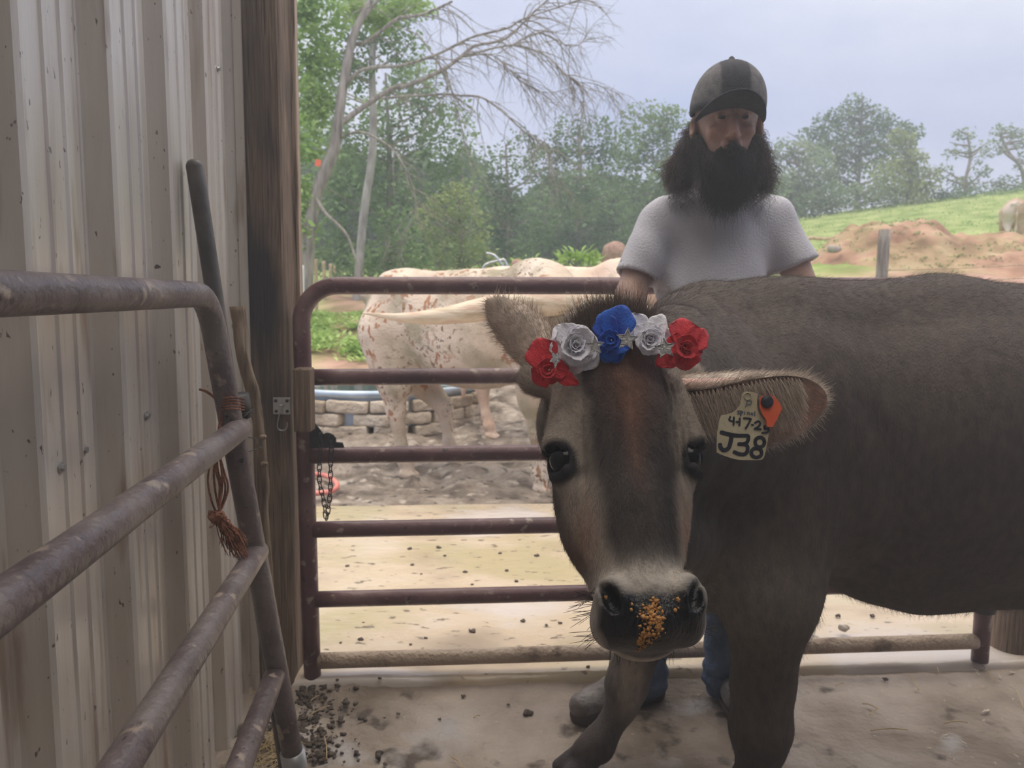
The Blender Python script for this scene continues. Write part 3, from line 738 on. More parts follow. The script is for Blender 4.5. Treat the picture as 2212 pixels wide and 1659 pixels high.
# coat colours (hair patches, and side light put into the face)
base_c = A3(.080, .061, .051); dark_c = A3(.038, .031, .029); light_c = A3(.33, .285, .245); red_c = A3(.17, .085, .058); black = A3(.012, .012, .014); pale = A3(.42, .38, .34)
def sm(a, b, x): t = np.clip((x-a)/(b-a), 0, 1); return t*t*(3-2*t)
def mixc(c, d, m): return c*(1-m[:, None])+d*m[:, None]
def coat(V, full=False):
    l = toH(V); u, v, w_ = l.T; au = np.abs(u)
    hd = sm(.15, .11, np.maximum(au-.0, 0)*.0+np.abs(w_+.06)*.9)*sm(-.06, 0, v)*sm(.6, .52, v)
    hd = ((np.abs(w_+.07) < .14) & (v > -.05) & (v < .56) & (au < .16)).astype(float)
    n1 = vnoise(V, 9)
    c = np.tile(base_c, (len(V), 1))*(1+.35*n1)[:, None]
    c = mixc(c, base_c*1.25, sm(1.02, 1.2, V[:, 2])*.5)
    c = mixc(c, dark_c*1.5, sm(.62, .40, V[:, 0])*sm(1.2, 1.05, V[:, 2])*sm(.62, .85, V[:, 2])*.75)       # dark neck and shoulder
    c = mixc(c, light_c*.75, np.exp(-(((V[:, 0]-.36)/.16)**2+((V[:, 2]-.62)/.13)**2))*.8)                   # pale brisket
    c = mixc(c, light_c*.55, np.exp(-((V[:, 2]-.62)/.10)**2)*sm(1.0, .7, V[:, 0])*.4)
    c = mixc(c, dark_c*1.6, sm(.34, .24, V[:, 2])*sm(.09, .13, V[:, 2])*.75*(V[:, 0] > .4))
    c = mixc(c, dark_c*1.1, sm(.075, .055, V[:, 2]))
    lg = np.exp(-(((V[:, 0]-k2[0]-.005)/.035)**2+((V[:, 2]-k2[2]-.03)/.10)**2))*(V[:, 1] > 1.8)
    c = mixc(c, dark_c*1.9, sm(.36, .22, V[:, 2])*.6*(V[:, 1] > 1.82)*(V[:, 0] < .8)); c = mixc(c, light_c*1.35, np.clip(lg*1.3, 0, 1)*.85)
    # head
    h = np.tile(dark_c*1.7, (len(V), 1))*(1+.3*n1)[:, None]
    red = np.exp(-((u-.002)/.040)**2)*sm(.235, .10, v)*sm(.0, .05, v)+np.exp(-((u-.0)/.014)**2)*sm(.30, .22, v)*.7
    h = mixc(h, red_c*1.15, np.clip(red, 0, 1)*.8)
    h = mixc(h, base_c*.8, sm(.05, .0, v))
    side = sm(.052, .078, au+.20*np.maximum(0, v-.24)+.02*vnoise(V, 14))*sm(.43, .38, v)
    h = mixc(h, light_c*1.2, side*np.where(u < 0, .95, .72)*sm(.07, .12, v+.25*(au-.05)*4))  # pale cheeks; the left one lighter, door light put into its colour
    h = mixc(h, base_c*1.3, sm(-.075, -.13, w_)*.8)
    h = mixc(h, dark_c*.9, np.exp(-((u-.042)/.018)**2)*sm(.20, .26, v)*sm(.42, .36, v)*.95)
    h = mixc(h, red_c*1.6, np.exp(-(((au-.075)/.016)**2+((v-.33)/.05)**2))*.5)
    ring = np.exp(-(((v-.398+.0*au)/.026)**2))+sm(.37, .40, v)*sm(.048, .062, au)
    ring = np.maximum(ring, sm(.36, .40, v)*sm(-.07, -.095, w_))
    h = mixc(h, pale*1.15, np.clip(ring, 0, 1)*.95)
    nose = sm(.414, .430, v-.35*np.maximum(0, au-.045)+.3*np.maximum(0, .03-au)*0+.008*vnoise(V, 60))*sm(.079, .068, au+.5*np.maximum(0, v-.46)+.35*np.maximum(0, -.055-w_))*sm(-.088, -.074, w_)
    nose = np.maximum(nose, np.exp(-(((au-.057)/.015)**2+((v-.426)/.022)**2))*1.6)
    h = mixc(h, black, np.clip(nose, 0, 1))
    dm = np.sqrt(((au-.104)/.030)**2+((v-.218-.1*(.10-au))/.034)**2+((w_+.066)/.05)**2)
    h = mixc(h, black*1.3, sm(1.10, .80, dm)*.96)
    h = mixc(h, black*1.6, np.exp(-(((au-.082)/.016)**2+((v-.236)/.010)**2))*.8)
    grain = 1+.22*vnoise(V*A3(1, 1, .35), 150)
    c = mixc(c, h, hd)
    c = np.clip(c*grain[:, None], .004, 1)
    return np.hstack([c, (1-.99*hd*np.clip(nose, 0, 1))[:, None]]) if full else c
cc = coat(CV, True)
def earcol(e, inn, pinkc, flip):
    V = e[0]; t = inn; n_ = 1+.4*vnoise(V, 60)
    o_ = np.tile(light_c*(2.5 if flip == 0 and e is eL else 1.7), (len(V), 1))*n_[:, None]
    return mixc(o_, pinkc, np.clip(t, 0, 1)*.85) if not flip else mixc(o_, pinkc, np.clip(t, 0, 1)*.85)
cL = lambda q: np.hstack([q, np.ones((len(q), 1))])
cR_ = cL; e1_ = cL; cL = e1_(earcol(eL, eL[2], base_c*2, 0)); cR_ = e1_(earcol(eR, eR[2], A3(.95, .60, .55), 0))
nb = len(CV)
allV = np.concatenate([CV, eL[0], eR[0]]); allC = np.concatenate([cc, cL, cR_])
allF = CF.tolist()+[tuple(i+nb for i in f) for f in eL[1]]+[tuple(i+nb+len(eL[0]) for i in f) for f in eR[1]]
M_coat = MAT('brown_coat', None, scale=55, stretch=(1, 1, .5), rough=.72, bump=.35, bscale=240, attr='Col', mulnoise=.22, spec=.4, bstretch=(1, 1, .35))
_t = M_coat.node_tree; _at = [n for n in _t.nodes if n.type == 'ATTRIBUTE'][0]; _mr = _t.nodes.new('ShaderNodeMapRange')
_mr.inputs['To Min'].default_value = .2; _mr.inputs['To Max'].default_value = .72; _t.links.new(_at.outputs['Alpha'], _mr.inputs[0]); _t.links.new(_mr.outputs[0], _t.nodes['Principled BSDF'].inputs['Roughness'])
cow = thing('cow', 'brown cow facing the camera with a flower crown on its head', 'cow', (1.1, 1.8, 0))
mk('body', (allV, allF), M_coat, cow, col=allC)
M_nose = MAT('wet_nose', [(.010, .010, .013), (.022, .021, .025)], scale=60, rough=.22, bump=.9, bscale=420, spec=.6)
# the wet leathery nose as a thin skin over the muzzle front
M_eye = MAT('cow_eye', [(.004, .004, .006), (.010, .009, .010)], scale=5, rough=.22, spec=.3)
for s_ in (-1, 1):
    c = H(s_*.0950, .213, -.0670); V, F = SDF().E(c, (.0215, .0235, .0225), HR).mesh(*[np.arange(q-.03, q+.03, .0022) for q in c]); mk('eye', (V, F), M_eye, cow)
M_lash = MAT('lashes', [(.012, .010, .009), (.03, .025, .02)], rough=.7)
for s_ in (-1, 1):
    m = MB()
    for i in range(46):
        t = i/45*2-1
        a = H(s_*(.1045-.010*t*t+.004*t), .199+.003*R.rand()-.0*t, -.072-.019*t)
        d = HM@unit(A3(s_*(.9), -.25+.25*R.rand(), .25-.55*t+.2*R.randn()))
        m.tube(spline([a, a+d*.011+HM@A3(0, .003, 0), a+d*.022+HM@A3(0, -.002, 0)], 3), [.0009, .0008, .0007, .0006, .0005, .0004, .0003], 4, cap=False)
    mk('eyelashes', m, M_lash, cow)['kind'] = 'stuff'
# grains of feed on the nose
M_feed = MAT('orange_feed', [(.45, .20, .05), (.68, .36, .12)], scale=200, rough=.6)

# ---- hair strands
def surfpts(V, F, n, wfun=None, rs=R):
    F = np.asarray(F); a, b, c, d = (V[F[:, i]] for i in range(4)); nr = np.cross(c-a, d-b); ar = np.linalg.norm(nr, axis=1)*.5; nr /= np.maximum(1e-12, 2*ar)[:, None]
    ctr = (a+b+c+d)/4; w_ = ar*(wfun(ctr) if wfun else 1); w_ = w_/w_.sum(); i = rs.choice(len(F), n, p=w_)
    r1, r2 = rs.rand(n, 1), rs.rand(n, 1); p = (a[i]*(1-r1)+b[i]*r1)*(1-r2)+(d[i]*(1-r1)+c[i]*r1)*r2
    return p, nr[i], i
def strands(name, pts, mat, parent, rad, cols, label=None):
    "pts: (n,k,3) array of strand points"
    n, k, _ = pts.shape; cu = bpy.data.hair_curves.new(name); cu.add_curves([k]*n)
    off = WL[parent.name]
    cu.position_data.foreach_set('vector', (pts-off).astype(np.float32).ravel())
    ra = cu.attributes.get('radius') or cu.attributes.new('radius', 'FLOAT', 'POINT')
    ra.data.foreach_set('value', np.tile(np.linspace(1, .25, k), n).astype(np.float32)*rad)
    ca = cu.attributes.new('Col', 'FLOAT_COLOR', 'POINT'); c4 = np.ones((n, k, 4), np.float32); c4[..., :3] = cols[:, None, :]
    ca.data.foreach_set('color', c4.ravel())
    cu.materials.append(mat); o = bpy.data.objects.new(name, cu); COL.objects.link(o); o.parent = parent; o['kind'] = 'stuff'
    if label: o['label'] = label
    return o
M_hair = bpy.data.materials.new('hair_strands'); M_hair.use_nodes = True
_b = M_hair.node_tree.nodes['Principled BSDF']; _a = M_hair.node_tree.nodes.new('ShaderNodeAttribute'); _a.attribute_name = 'Col'
M_hair.node_tree.links.new(_a.outputs['Color'], _b.inputs['Base Color']); _b.inputs['Roughness'].default_value = .6; _b.inputs['Specular IOR Level'].default_value = .3
def comb(p, nr):
    "direction the coat lies in"
    l = toH(p); hd = (np.abs(l[:, 2]+.07) < .14) & (l[:, 1] > -.05) & (l[:, 1] < .56) & (np.abs(l[:, 0]) < .16)
    u, v = l[:, 0], l[:, 1]
    hdv = np.where(v < .20, -1, 1)[:, None]*ha+(u*4)[:, None]*hb
    hdv = np.where((v > .12)[:, None] & (v < .24)[:, None], (np.clip((v-.17)*20, -1, 1))[:, None]*ha+(np.sign(u)*.9)[:, None]*hb, hdv)
    bd = np.tile(A3(.8, 0, -.75), (len(p), 1)); bd[p[:, 2] < .6] = (.1, 0, -1); bd[p[:, 2] > 1.15] = (1, 0, -.1)
    d = np.where(hd[:, None], hdv, bd); d = d-nr*(d*nr).sum(1)[:, None]
    return d/np.maximum(1e-6, np.linalg.norm(d, axis=1))[:, None]
def fur(V, F, n, length, lift, wfun, colf, rad=.00022, jit=.25, k=4, dirf=comb):
    p, nr, i = surfpts(V, F, n, wfun); d = dirf(p, nr)+R.randn(n, 3)*jit
    L_ = (length(p) if callable(length) else length)*(.6+.7*R.rand(n)); t = np.linspace(0, 1, k)[None, :, None]
    P_ = p[:, None]-nr[:, None]*.0008+(nr[:, None]*lift*(t-.35*t*t)+d[:, None]*(.5*t+.5*t*t))*L_[:, None, None]
    return P_, colf(p)
_seen = lambda c: ((c[:, 1] < 1.95)*1.0)
def whead(c):
    l = toH(c); return ((np.abs(l[:, 2]+.06) < .13) & (l[:, 1] > -.06) & (l[:, 1] < .395) & (np.abs(l[:, 0]) < .15) & (l[:, 2] > -.15)
                        & ~((np.abs(np.abs(l[:, 0])-.102) < .02) & (np.abs(l[:, 1]-.214) < .022)))*1.0
def lenh(p): l = toH(p); return np.where(l[:, 1] < .03, .020, np.where(l[:, 1] < .10, .011, .0065))
jc = lambda p: np.clip(coat(p)*(1.0+.7*R.rand(len(p), 1)), 0, 1)
Pa, Ca = fur(CV, CF, 60000, lenh, .45, whead, jc)
def wbody(c): return ((c[:, 1] < 1.9) & (c[:, 0] < 1.5) & (toH(c)[:, 2] < -.12) & (c[:, 2] > .05))*np.where(c[:, 2] > 1.2, 2.2, np.where(c[:, 0] < .6, 1.4, .6))
Pb, Cb = fur(CV, CF, 70000, lambda p: np.where(p[:, 2] > 1.22, .014, .009), .4, wbody, jc, k=4)
def wbelly(c): return ((c[:, 2] < .62) & (c[:, 2] > .5) & (c[:, 0] > .35) & (c[:, 0] < 1.5))*1.0
Pc, Cc = fur(CV, CF, 6000, .018, .7, wbelly, jc, jit=.3)
def wpoll(c):
    l = toH(c); return ((l[:, 1] < .06) & (np.abs(l[:, 0]) < .08) & (l[:, 2] > -.16))*1.0
Pd, Cd = fur(CV, CF, 9000, .026, .8, wpoll, lambda p: np.tile(A3(.09, .06, .045), (len(p), 1))*(.5+R.rand(len(p), 1)), dirf=lambda p, n_: np.tile(unit(A3(0, .5, 1)), (len(p), 1)), jit=.35)
strands('coat_hair', np.concatenate([Pa, Pb, Pc, Pd]), M_hair, cow, .00022, np.concatenate([Ca, Cb, Cc, Cd]))
def earfur(e, n, edge, cl, ln, hint):
    V = e[0]; F = np.array([f for f in e[1] if len(f) == 4]); a_, s_, n_ = e[3]
    p, nr, i = surfpts(V, F, n); ctr = V.mean(0)
    j = F[i][:, 0]; nT = 30; ncol = (j % 60); tt = np.where(ncol < 30, ncol/29*2-1, -((ncol-30)/29*2-1)); rim = np.abs(tt) > .88
    d = a_*.7+R.randn(n, 3)*.22+np.where(rim[:, None], s_*np.sign((p-ctr)@s_)[:, None]*.9, 0)
    L_ = np.where(rim, ln*1.15, ln)*(.5+.8*R.rand(n)); t = np.linspace(0, 1, 4)[None, :, None]
    out_ = nr*.35
    P_ = p[:, None]+(out_[:, None]*(t-.3*t*t)+d[:, None]*t)*L_[:, None, None]
    return P_, np.clip(cl*(.6+.9*R.rand(n, 1)), 0, 1)
Pe, Ce = earfur(eL, 9000, 0, light_c*2.0, .010, None)
Pf, Cf = earfur(eR, 11000, 0, light_c*1.7, .012, None)
# long hair hanging inside the right ear from its upper edge
n = 5200; a_, s_, n_ = eR[3]; V = eR[0]; q = V.reshape(44, 60, 3)
i0 = (4+R.rand(n)*30).astype(int)
edge = np.array([q[i, 0] if q[20, 0][2] > q[20, 29][2] else q[i, 29] for i in i0])
dn = np.array([q[i, 29]-q[i, 0] if q[20, 0][2] > q[20, 29][2] else q[i, 0]-q[i, 29] for i in i0]); dn /= np.linalg.norm(dn, axis=1)[:, None]
t = np.linspace(0, 1, 5)[None, :, None]; off_ = (R.rand(n, 1)**1.2*.055)
P_ = (edge+dn*off_-n_*(.004+.3*off_))[:, None]+((dn*.8+a_*.5+R.randn(n, 3)*.15)[:, None]*t-n_*.25*t)*(.020+.02*R.rand(n))[:, None, None]
strands('ear_hair', np.concatenate([Pe, Pf]), M_hair, cow, .00026, np.concatenate([Ce, Cf]), 'pale fuzzy hair on the ears')
strands('ear_tuft', P_, M_hair, cow, .00035, np.clip(light_c*2.0*(.6+.8*R.rand(n, 1)), 0, 1), 'long pale hair inside the tagged ear')
# whiskers
m = MB()
for s_ in (-1, 1):
    for i in range(34):
        a = H(s_*(.060+.004*R.rand()), .395+.075*R.rand(), -.05-.05*R.rand()); d = HM@unit(A3(s_, .35*R.randn(), .3*R.randn()))
        m.tube(spline([a, a+d*.015, a+d*(.022+.03*R.rand())+A3(0, 0, -.004)], 3), [.0004]*6+[.0002], 4, cap=False)
for i in range(40):
    a = H((R.rand()-.5)*.09, .478, -.10-.03*R.rand()); d = unit(A3(.2*R.randn(), .1, -1)); m.tube([a, a+d*(.01+.02*R.rand())], [.0004, .0002], 4, cap=False)
mk('whiskers', m, M_lash, cow)['kind'] = 'stuff'

# feed crumbs: found by casting onto the muzzle
from mathutils.bvhtree import BVHTree
sel = (np.abs(toH(CV[CF[:, 0]])[:, 0]) < .09) & (toH(CV[CF[:, 0]])[:, 1] > .36) & (toH(CV[CF[:, 0]])[:, 2] > -.13)
bv = BVHTree.FromPolygons([Vector(v) for v in CV], [tuple(int(i) for i in f) for f in CF])
def hit(px, py):
    r = P(px, py, 1)-ORG; h = bv.ray_cast(Vector(ORG), Vector(unit(r)))
    return (np.array(h[0]), np.array(h[1])) if h[0] is not None else (None, None)
m = MB(); spts = [(1410, 1325, 14, 60), (1422, 1350, 13, 60), (1400, 1370, 14, 50), (1382, 1388, 9, 30), (1395, 1345, 28, 30), (1462, 1305, 10, 8), (1390, 1322, 10, 10), (1306, 1293, 3, 2), (1415, 1300, 9, 16)]
for x, y, s_, n in spts:
    for i in range(n):
        c, nr = hit(x+R.randn()*s_*.6, y+R.randn()*s_*.8)
        if c is None: continue
        r = .0007+.0014*R.rand()**2; V = np.array([(a, b, d) for a in (-1, 1) for b in (-1, 1) for d in (-1, 1)], float)*(1+.5*R.randn(8, 1)*.4)*r
        m.add(V@rotm(unit(R.randn(3)), R.rand()*6).T+c+nr*r*.3, [(0, 1, 3, 2), (4, 6, 7, 5), (0, 4, 5, 1), (2, 3, 7, 6), (0, 2, 6, 4), (1, 5, 7, 3)])
o = mk('feed_crumbs', m, M_feed); rebase(o); tag(o, 'orange grain feed crumbs stuck on the black nose of the brown cow', 'feed', kind='stuff')
# ================================================================== flower crown, ear tags
M_red = MAT('red_petals', [(.50, .012, .025), (.72, .03, .05)], scale=60, rough=.7, sub=0, bump=.3, bscale=300)
M_white = MAT('white_petals', [(.80, .79, .90), (.92, .92, .98)], scale=60, rough=.7, bump=.3, bscale=300)
M_blue = MAT('blue_petals', [(.008, .055, .42), (.02, .16, .75)], scale=40, rough=.65, bump=.3, bscale=300)
M_silver = MAT('silver_glitter', [(.55, .55, .56), (.9, .9, .9)], scale=300, rough=.25, metal=1, bump=1.5, bscale=500)
for m_ in (M_red, M_white, M_blue):
    b = m_.node_tree.nodes['Principled BSDF']; b.inputs['Sheen Weight'].default_value = .2
def petal(c, Fr, ang, L_, Wd, tilt, r0, curl, rnd, nu=9, nv=11, scal=.06):
    t, s = np.meshgrid(np.linspace(0, 1, nu), np.linspace(-1, 1, nv), indexing='ij')
    wdt = Wd*(.35+.75*np.sin(np.pi*(.08+.60*t)))*np.where(t > .7, np.sqrt(np.clip(1-((t-.7)/.42)**2, .1, 1)), 1)
    tl = tilt+curl*t
    rr = r0+L_*(t*np.cos(tilt)-.25*curl*t*t*math.sin(tilt)); zz = L_*(t*np.sin(tl))
    tip = 1-(.22*np.abs(s)**2.2)*t
    rr = r0+(rr-r0)*tip; zz = zz*tip
    ruf = scal*L_*t**2*np.sin(s*7+rnd[0]*6)*.6+scal*L_*t**3*np.cos(s*13+rnd[1]*6)*.5
    cup = .30*s*s*wdt*(1-.3*t)
    x = s*wdt; ca, sa = math.cos(ang), math.sin(ang)
    nx = -math.sin(tilt); nz = math.cos(tilt)
    R_ = rr+nx*(cup+ruf); Z_ = zz+nz*(cup+ruf)
    p = np.stack([R_*ca-x*sa, R_*sa+x*ca, Z_], -1).reshape(-1, 3)@Fr.T+c
    i = np.arange(nu*nv).reshape(nu, nv); F = np.stack([i[:-1, :-1], i[1:, :-1], i[1:, 1:], i[:-1, 1:]], -1).reshape(-1, 4)
    return p, F
def rose(c, nrm, Rr, mat, parent, layers, seed, label, extra=()):
    rs = np.random.RandomState(seed); Fr = frame(nrm)@rotm((0, 0, 1), rs.rand()*6)
    m = MB()
    for n, L_, Wd, tilt, r0, curl, z0 in layers:
        a0 = rs.rand()*6
        for k in range(n):
            p, F = petal(np.asarray(c)+Fr[:, 2]*z0*Rr, Fr, a0+k*2*math.pi/n+rs.randn()*.12, L_*Rr*(1+.1*rs.randn()), Wd*Rr, tilt+.1*rs.randn(), r0*Rr, curl, rs.rand(2)); m.add(p, F)
    for (v, L_, Wd, tilt) in extra:   # big single petals pointing to a given direction
        d = Fr.T@unit(v); p, F = petal(np.asarray(c)-Fr[:, 2]*.1*Rr, Fr, math.atan2(d[1], d[0]), L_*Rr, Wd*Rr, tilt, .1*Rr, -.2, rs.rand(2), scal=.04); m.add(p, F)
    sp_ = []
    for k in range(50):
        t = k/49; a = t*9; r = Rr*(.03+.13*t); sp_.append((r*math.cos(a), r*math.sin(a), Rr*(.30-.12*t)))
    sp_ = np.array(sp_)@Fr.T+c; low = sp_-Fr[:, 2]*Rr*.34
    i = np.arange(49); m.add(np.concatenate([sp_, low]), np.stack([i, i+1, i+51, i+50], 1))
    o = mk('flower', m, mat, parent, label=label)
    so = o.modifiers.new('thick', 'SOLIDIFY'); so.thickness = .0006
    return o
crown = thing('flower_crown', 'red, white and blue fabric flower crown with silver stars on the cow head', 'flower crown', H(0, .02, 0))
full = [(6, .98, .50, .12, .08, -.25, -.18), (6, .80, .44, .45, .08, -.15, -.06), (5, .62, .38, .75, .08, .1, .0), (5, .46, .30, 1.0, .07, .2, .02), (4, .33, .22, 1.25, .05, .2, .05)]
mid = [(5, .98, .55, .15, .08, -.2, -.1), (5, .66, .42, .6, .08, .1, 0), (4, .42, .3, 1.05, .06, .2, .04)]
up_ = cU; rt_ = cR; bk = -cF
def cp_(px, py, lift=.018):
    c, n = hit(px, py)
    if c is None or (c-ORG)@cF > 1.4: c = P(px, py, 1.16)
    r = unit(ORG-c); return c+r*lift
dfl = 1.10
def flo(px, py, d): return P(px, py, d)
rose(flo(1243, 748, 1.120), bk*1+rt_*.05+up_*.12, .041, M_white, crown, full, 3, 'large round white flower')
rose(flo(1401, 735, 1.125), bk+rt_*.1+up_*.1, .033, M_white, crown, full[1:], 5, 'white flower with raised back petals',
     extra=[(up_*1-rt_*.75, 1.45, .55, .1), (up_*1+rt_*.65, 1.35, .45, .15), (rt_+up_*.35, 1.15, .5, .1)])
rose(flo(1322, 735, 1.125), bk-rt_*.35+up_*.0, .025, M_blue, crown, mid, 8, 'blue flower with one tall petal',
     extra=[(up_*1+rt_*.35, 2.1, 1.0, .12), (up_-rt_*.5, 1.7, .7, .15), (-up_+rt_*.2, 1.3, .6, .1), (-up_-rt_*.4, 1.3, .7, .1)])
rose(flo(1186, 798, 1.115), bk-rt_*.25, .024, M_red, crown, mid, 11, 'red flower with a round upper petal',
     extra=[(up_-rt_*.45, 2.0, 1.0, .1), (-rt_-up_*.8, 1.2, .7, .1), (rt_-up_*.5, 1.9, .42, .05)])
rose(flo(1478, 752, 1.125), bk+rt_*.2+up_*.15, .030, M_red, crown, mid, 14, 'red flower with wide ruffled petals',
     extra=[(up_+rt_*.1, 1.5, .8, .1), (rt_+up_*.7, 1.55, .6, .15), (-up_+rt_*.1, 1.0, .7, .1), (-rt_-up_*.6, 1.5, .5, .0)])
for (px, py, d, rr, an, tw_) in ((1199, 776, 1.075, .0125, .6, .9), (1285, 747, 1.068, .0135, .05, .1), (1354, 733, 1.072, .0165, -.1, .15), (1437, 752, 1.078, .0155, .15, -.2)):
    c = P(px, py, d); Fr = np.stack([rt_, up_, bk], 1)@rotm((0, 1, 0), tw_)@rotm((0, 0, 1), an)
    V = [(0, 0, .0035)]; o_ = []
    for k in range(10):
        a = math.pi/2+k*math.pi/5; r = rr if k % 2 == 0 else rr*.45; o_.append((r*math.cos(a), r*math.sin(a), .001))
    V += o_+[(x, y, -.001) for x, y, z in o_]+[(0, 0, -.001)]
    F = [(0, 1+k, 1+(k+1) % 10) for k in range(10)]+[(1+k, 11+k, 11+(k+1) % 10, 1+(k+1) % 10) for k in range(10)]+[(21, 11+(k+1) % 10, 11+k) for k in range(10)]
    m = MB().add(np.array(V)@Fr.T+c, F)
    ed = np.array(o_)@Fr.T+c; m.tube(ed, .0007, 6, closed=True)
    mk('star', m, M_silver, crown, smooth=False)
# cord the flowers are tied to
bp = [flo(1150, 800, 1.15), flo(1200, 775, 1.15), flo(1280, 745, 1.14), flo(1350, 732, 1.14), flo(1420, 742, 1.15), flo(1500, 770, 1.16)]
mk('cord', MB().tube(spline(bp, 8), .002, 8), M_silver, crown)

# ---- tags in the right ear
M_tag = MAT('yellowed_tag_plastic', [(.50, .44, .30), (.66, .60, .44)], scale=18, rough=.4, bump=.2)
M_tagw = MAT('aged_tag_plastic', [(.42, .36, .27), (.62, .56, .43)], scale=22, rough=.45)
M_ink = MAT('black_marker', [(.012, .014, .025), (.025, .028, .045)], scale=60, rough=.6)
M_ink2 = MAT('faded_marker', [(.10, .12, .17), (.17, .18, .23)], scale=60, rough=.6)
M_org = MAT('orange_tag_plastic', [(.80, .12, .05), (.92, .2, .09)], scale=25, rough=.4)
dT = 1.135; tn = unit(-cF+.12*cR); tp0 = P(1610, 930, dT)
def TG(cx, cy, lift=0):
    "point on the tag plane seen at crop pixel"
    px, py = 1450+cx/5.53, 740+cy/5.53; r = P(px, py, 1)-ORG; t = (tp0-ORG)@tn/(r@tn); return ORG+r*t+tn*lift
def slab(outl, z0, z1, fn):
    n = len(outl); V = np.array([fn(x, y, z0) for x, y in outl]+[fn(x, y, z1) for x, y in outl])
    return V, [tuple(range(n)), tuple(range(n, 2*n))[::-1]]+[(i, i+n, (i+1) % n+n, (i+1) % n) for i in range(n)]
tagT = thing('ear_tag', 'worn off-white ear tag marked J38 hanging from the cow right-hand ear', 'ear tag', TG(850, 1400))
outl = [(840, 640), (860, 600), (900, 585), (1000, 600), (1028, 625), (1020, 720), (1030, 800), (1065, 870), (1130, 950), (1172, 1000), (1168, 1060), (1145, 1180), (1110, 1350), (1085, 1392), (1040, 1402), (820, 1400), (700, 1375), (560, 1322), (540, 1290), (545, 1100), (560, 1010), (590, 880), (660, 860), (740, 830), (800, 775), (830, 710)]
mk('tag_plate', slab(spline(outl+[outl[0]], 3)[:-1].tolist(), 0, .0012, TG), M_tag, tagT, smooth=False)
def stroke(pts, wpx, lift=.0017, n=6):
    s = spline(np.array(pts, float), n) if len(pts) > 2 else np.array(pts, float)
    T = np.gradient(s, axis=0); T /= np.maximum(1e-6, np.linalg.norm(T, axis=1))[:, None]; N_ = np.stack([-T[:, 1], T[:, 0]], 1)*wpx/2
    s = np.vstack([s[0]-T[0]*wpx*.35, s, s[-1]+T[-1]*wpx*.35]); N_ = np.vstack([N_[0]*.6, N_, N_[-1]*.6])
    V = np.array([TG(a[0]+b[0], a[1]+b[1], lift) for a, b in zip(s, N_)]+[TG(a[0]-b[0], a[1]-b[1], lift) for a, b in zip(s, N_)])
    k = len(s); return V, [(i, i+1, i+1+k, i+k) for i in range(k-1)]
def ell(cx, cy, rx, ry, a0=0, a1=6.3): return [(cx+rx*math.cos(a), cy+ry*math.sin(a)) for a in np.linspace(a0, a1, 14)]
def glyph(strokes, wpx, mat, name='marking', label=None):
    m = MB()
    for i, s in enumerate(strokes): m.add(*stroke(s, wpx, .0017+.00012*i))
    mk(name, m, mat, tagT, smooth=False, label=label)
glyph([[(592, 1072), (700, 1100), (790, 1112)], [(715, 1110), (700, 1200), (675, 1262), (620, 1285), (585, 1250), (578, 1215)]], 50, M_ink, label='handwritten J')
glyph([[(790, 1112), (870, 1112), (915, 1120), (905, 1180), (870, 1210), (800, 1212)], [(870, 1210), (905, 1245), (895, 1310), (850, 1335), (790, 1325), (745, 1305)]], 46, M_ink, label='handwritten 3')
glyph([ell(1052, 1190, 56, 58), ell(1012, 1315, 62, 56)], 44, M_ink, label='handwritten 8')
glyph([[(700, 885), (690, 925), (740, 945)], [(742, 890), (738, 985)], [(770, 945), (790, 950)], [(812, 905), (808, 990)], [(858, 905), (905, 905), (945, 912)], [(945, 912), (915, 970), (880, 1025)],
       [(952, 980), (970, 984)], [(990, 960), (1030, 940), (1055, 965), (1035, 1000), (985, 1030)], [(985, 1030), (1065, 1035)], [(1150, 1002), (1100, 1000)], [(1100, 1004), (1108, 1030), (1150, 1030), (1140, 1070), (1075, 1080)]], 24, M_ink, label='handwritten date 4-17-25')
S_ = []
for k, s in enumerate(([(30, 0), (0, 5), (25, 30), (0, 40)], [(0, 0), (0, 60), (0, 0), (25, 10), (5, 30)], [(5, 0), (5, 30)], [(0, 30), (0, 0), (22, 5), (22, 30)], [(0, 15), (22, 12), (10, 0), (0, 15), (20, 30)], [(5, -25), (5, 30)])):
    S_.append([(785+k*40+x, 815+k*6+y) for x, y in s])
S_ += [[(905, 690), (880, 770)], [(905, 690), (950, 700), (940, 735), (900, 740)]]
glyph(S_, 13, M_ink2, label='faded small handwriting')
mk('ring', MB().tube([TG(905+42*math.cos(a), 640+42*math.sin(a), .002) for a in np.linspace(0, 2*math.pi, 24, endpoint=False)], .0009, 8, closed=True), M_tagw, tagT)
ot = thing('ear_tag', 'small bright orange ear tag with a black button in the same ear', 'ear tag', TG(1160, 1000, .006))
mk('tag_plate', slab([(1040, 650), (1110, 625), (1200, 640), (1255, 710), (1298, 780), (1240, 900), (1182, 1005), (1115, 1003), (1105, 920), (1060, 850), (1028, 760)], .006, .0085, TG), M_org, ot, smooth=False)
c = TG(1110, 705, .009); V, F = tube([c, c+tn*.002, c+tn*.0045, c+tn*.0055], [.0098, .0096, .006, .002], 20); mk('button', (V, F), M_ink, ot)
mk('pin', MB().tube([c, c-tn*.035], .002, 8), M_ink, ot)
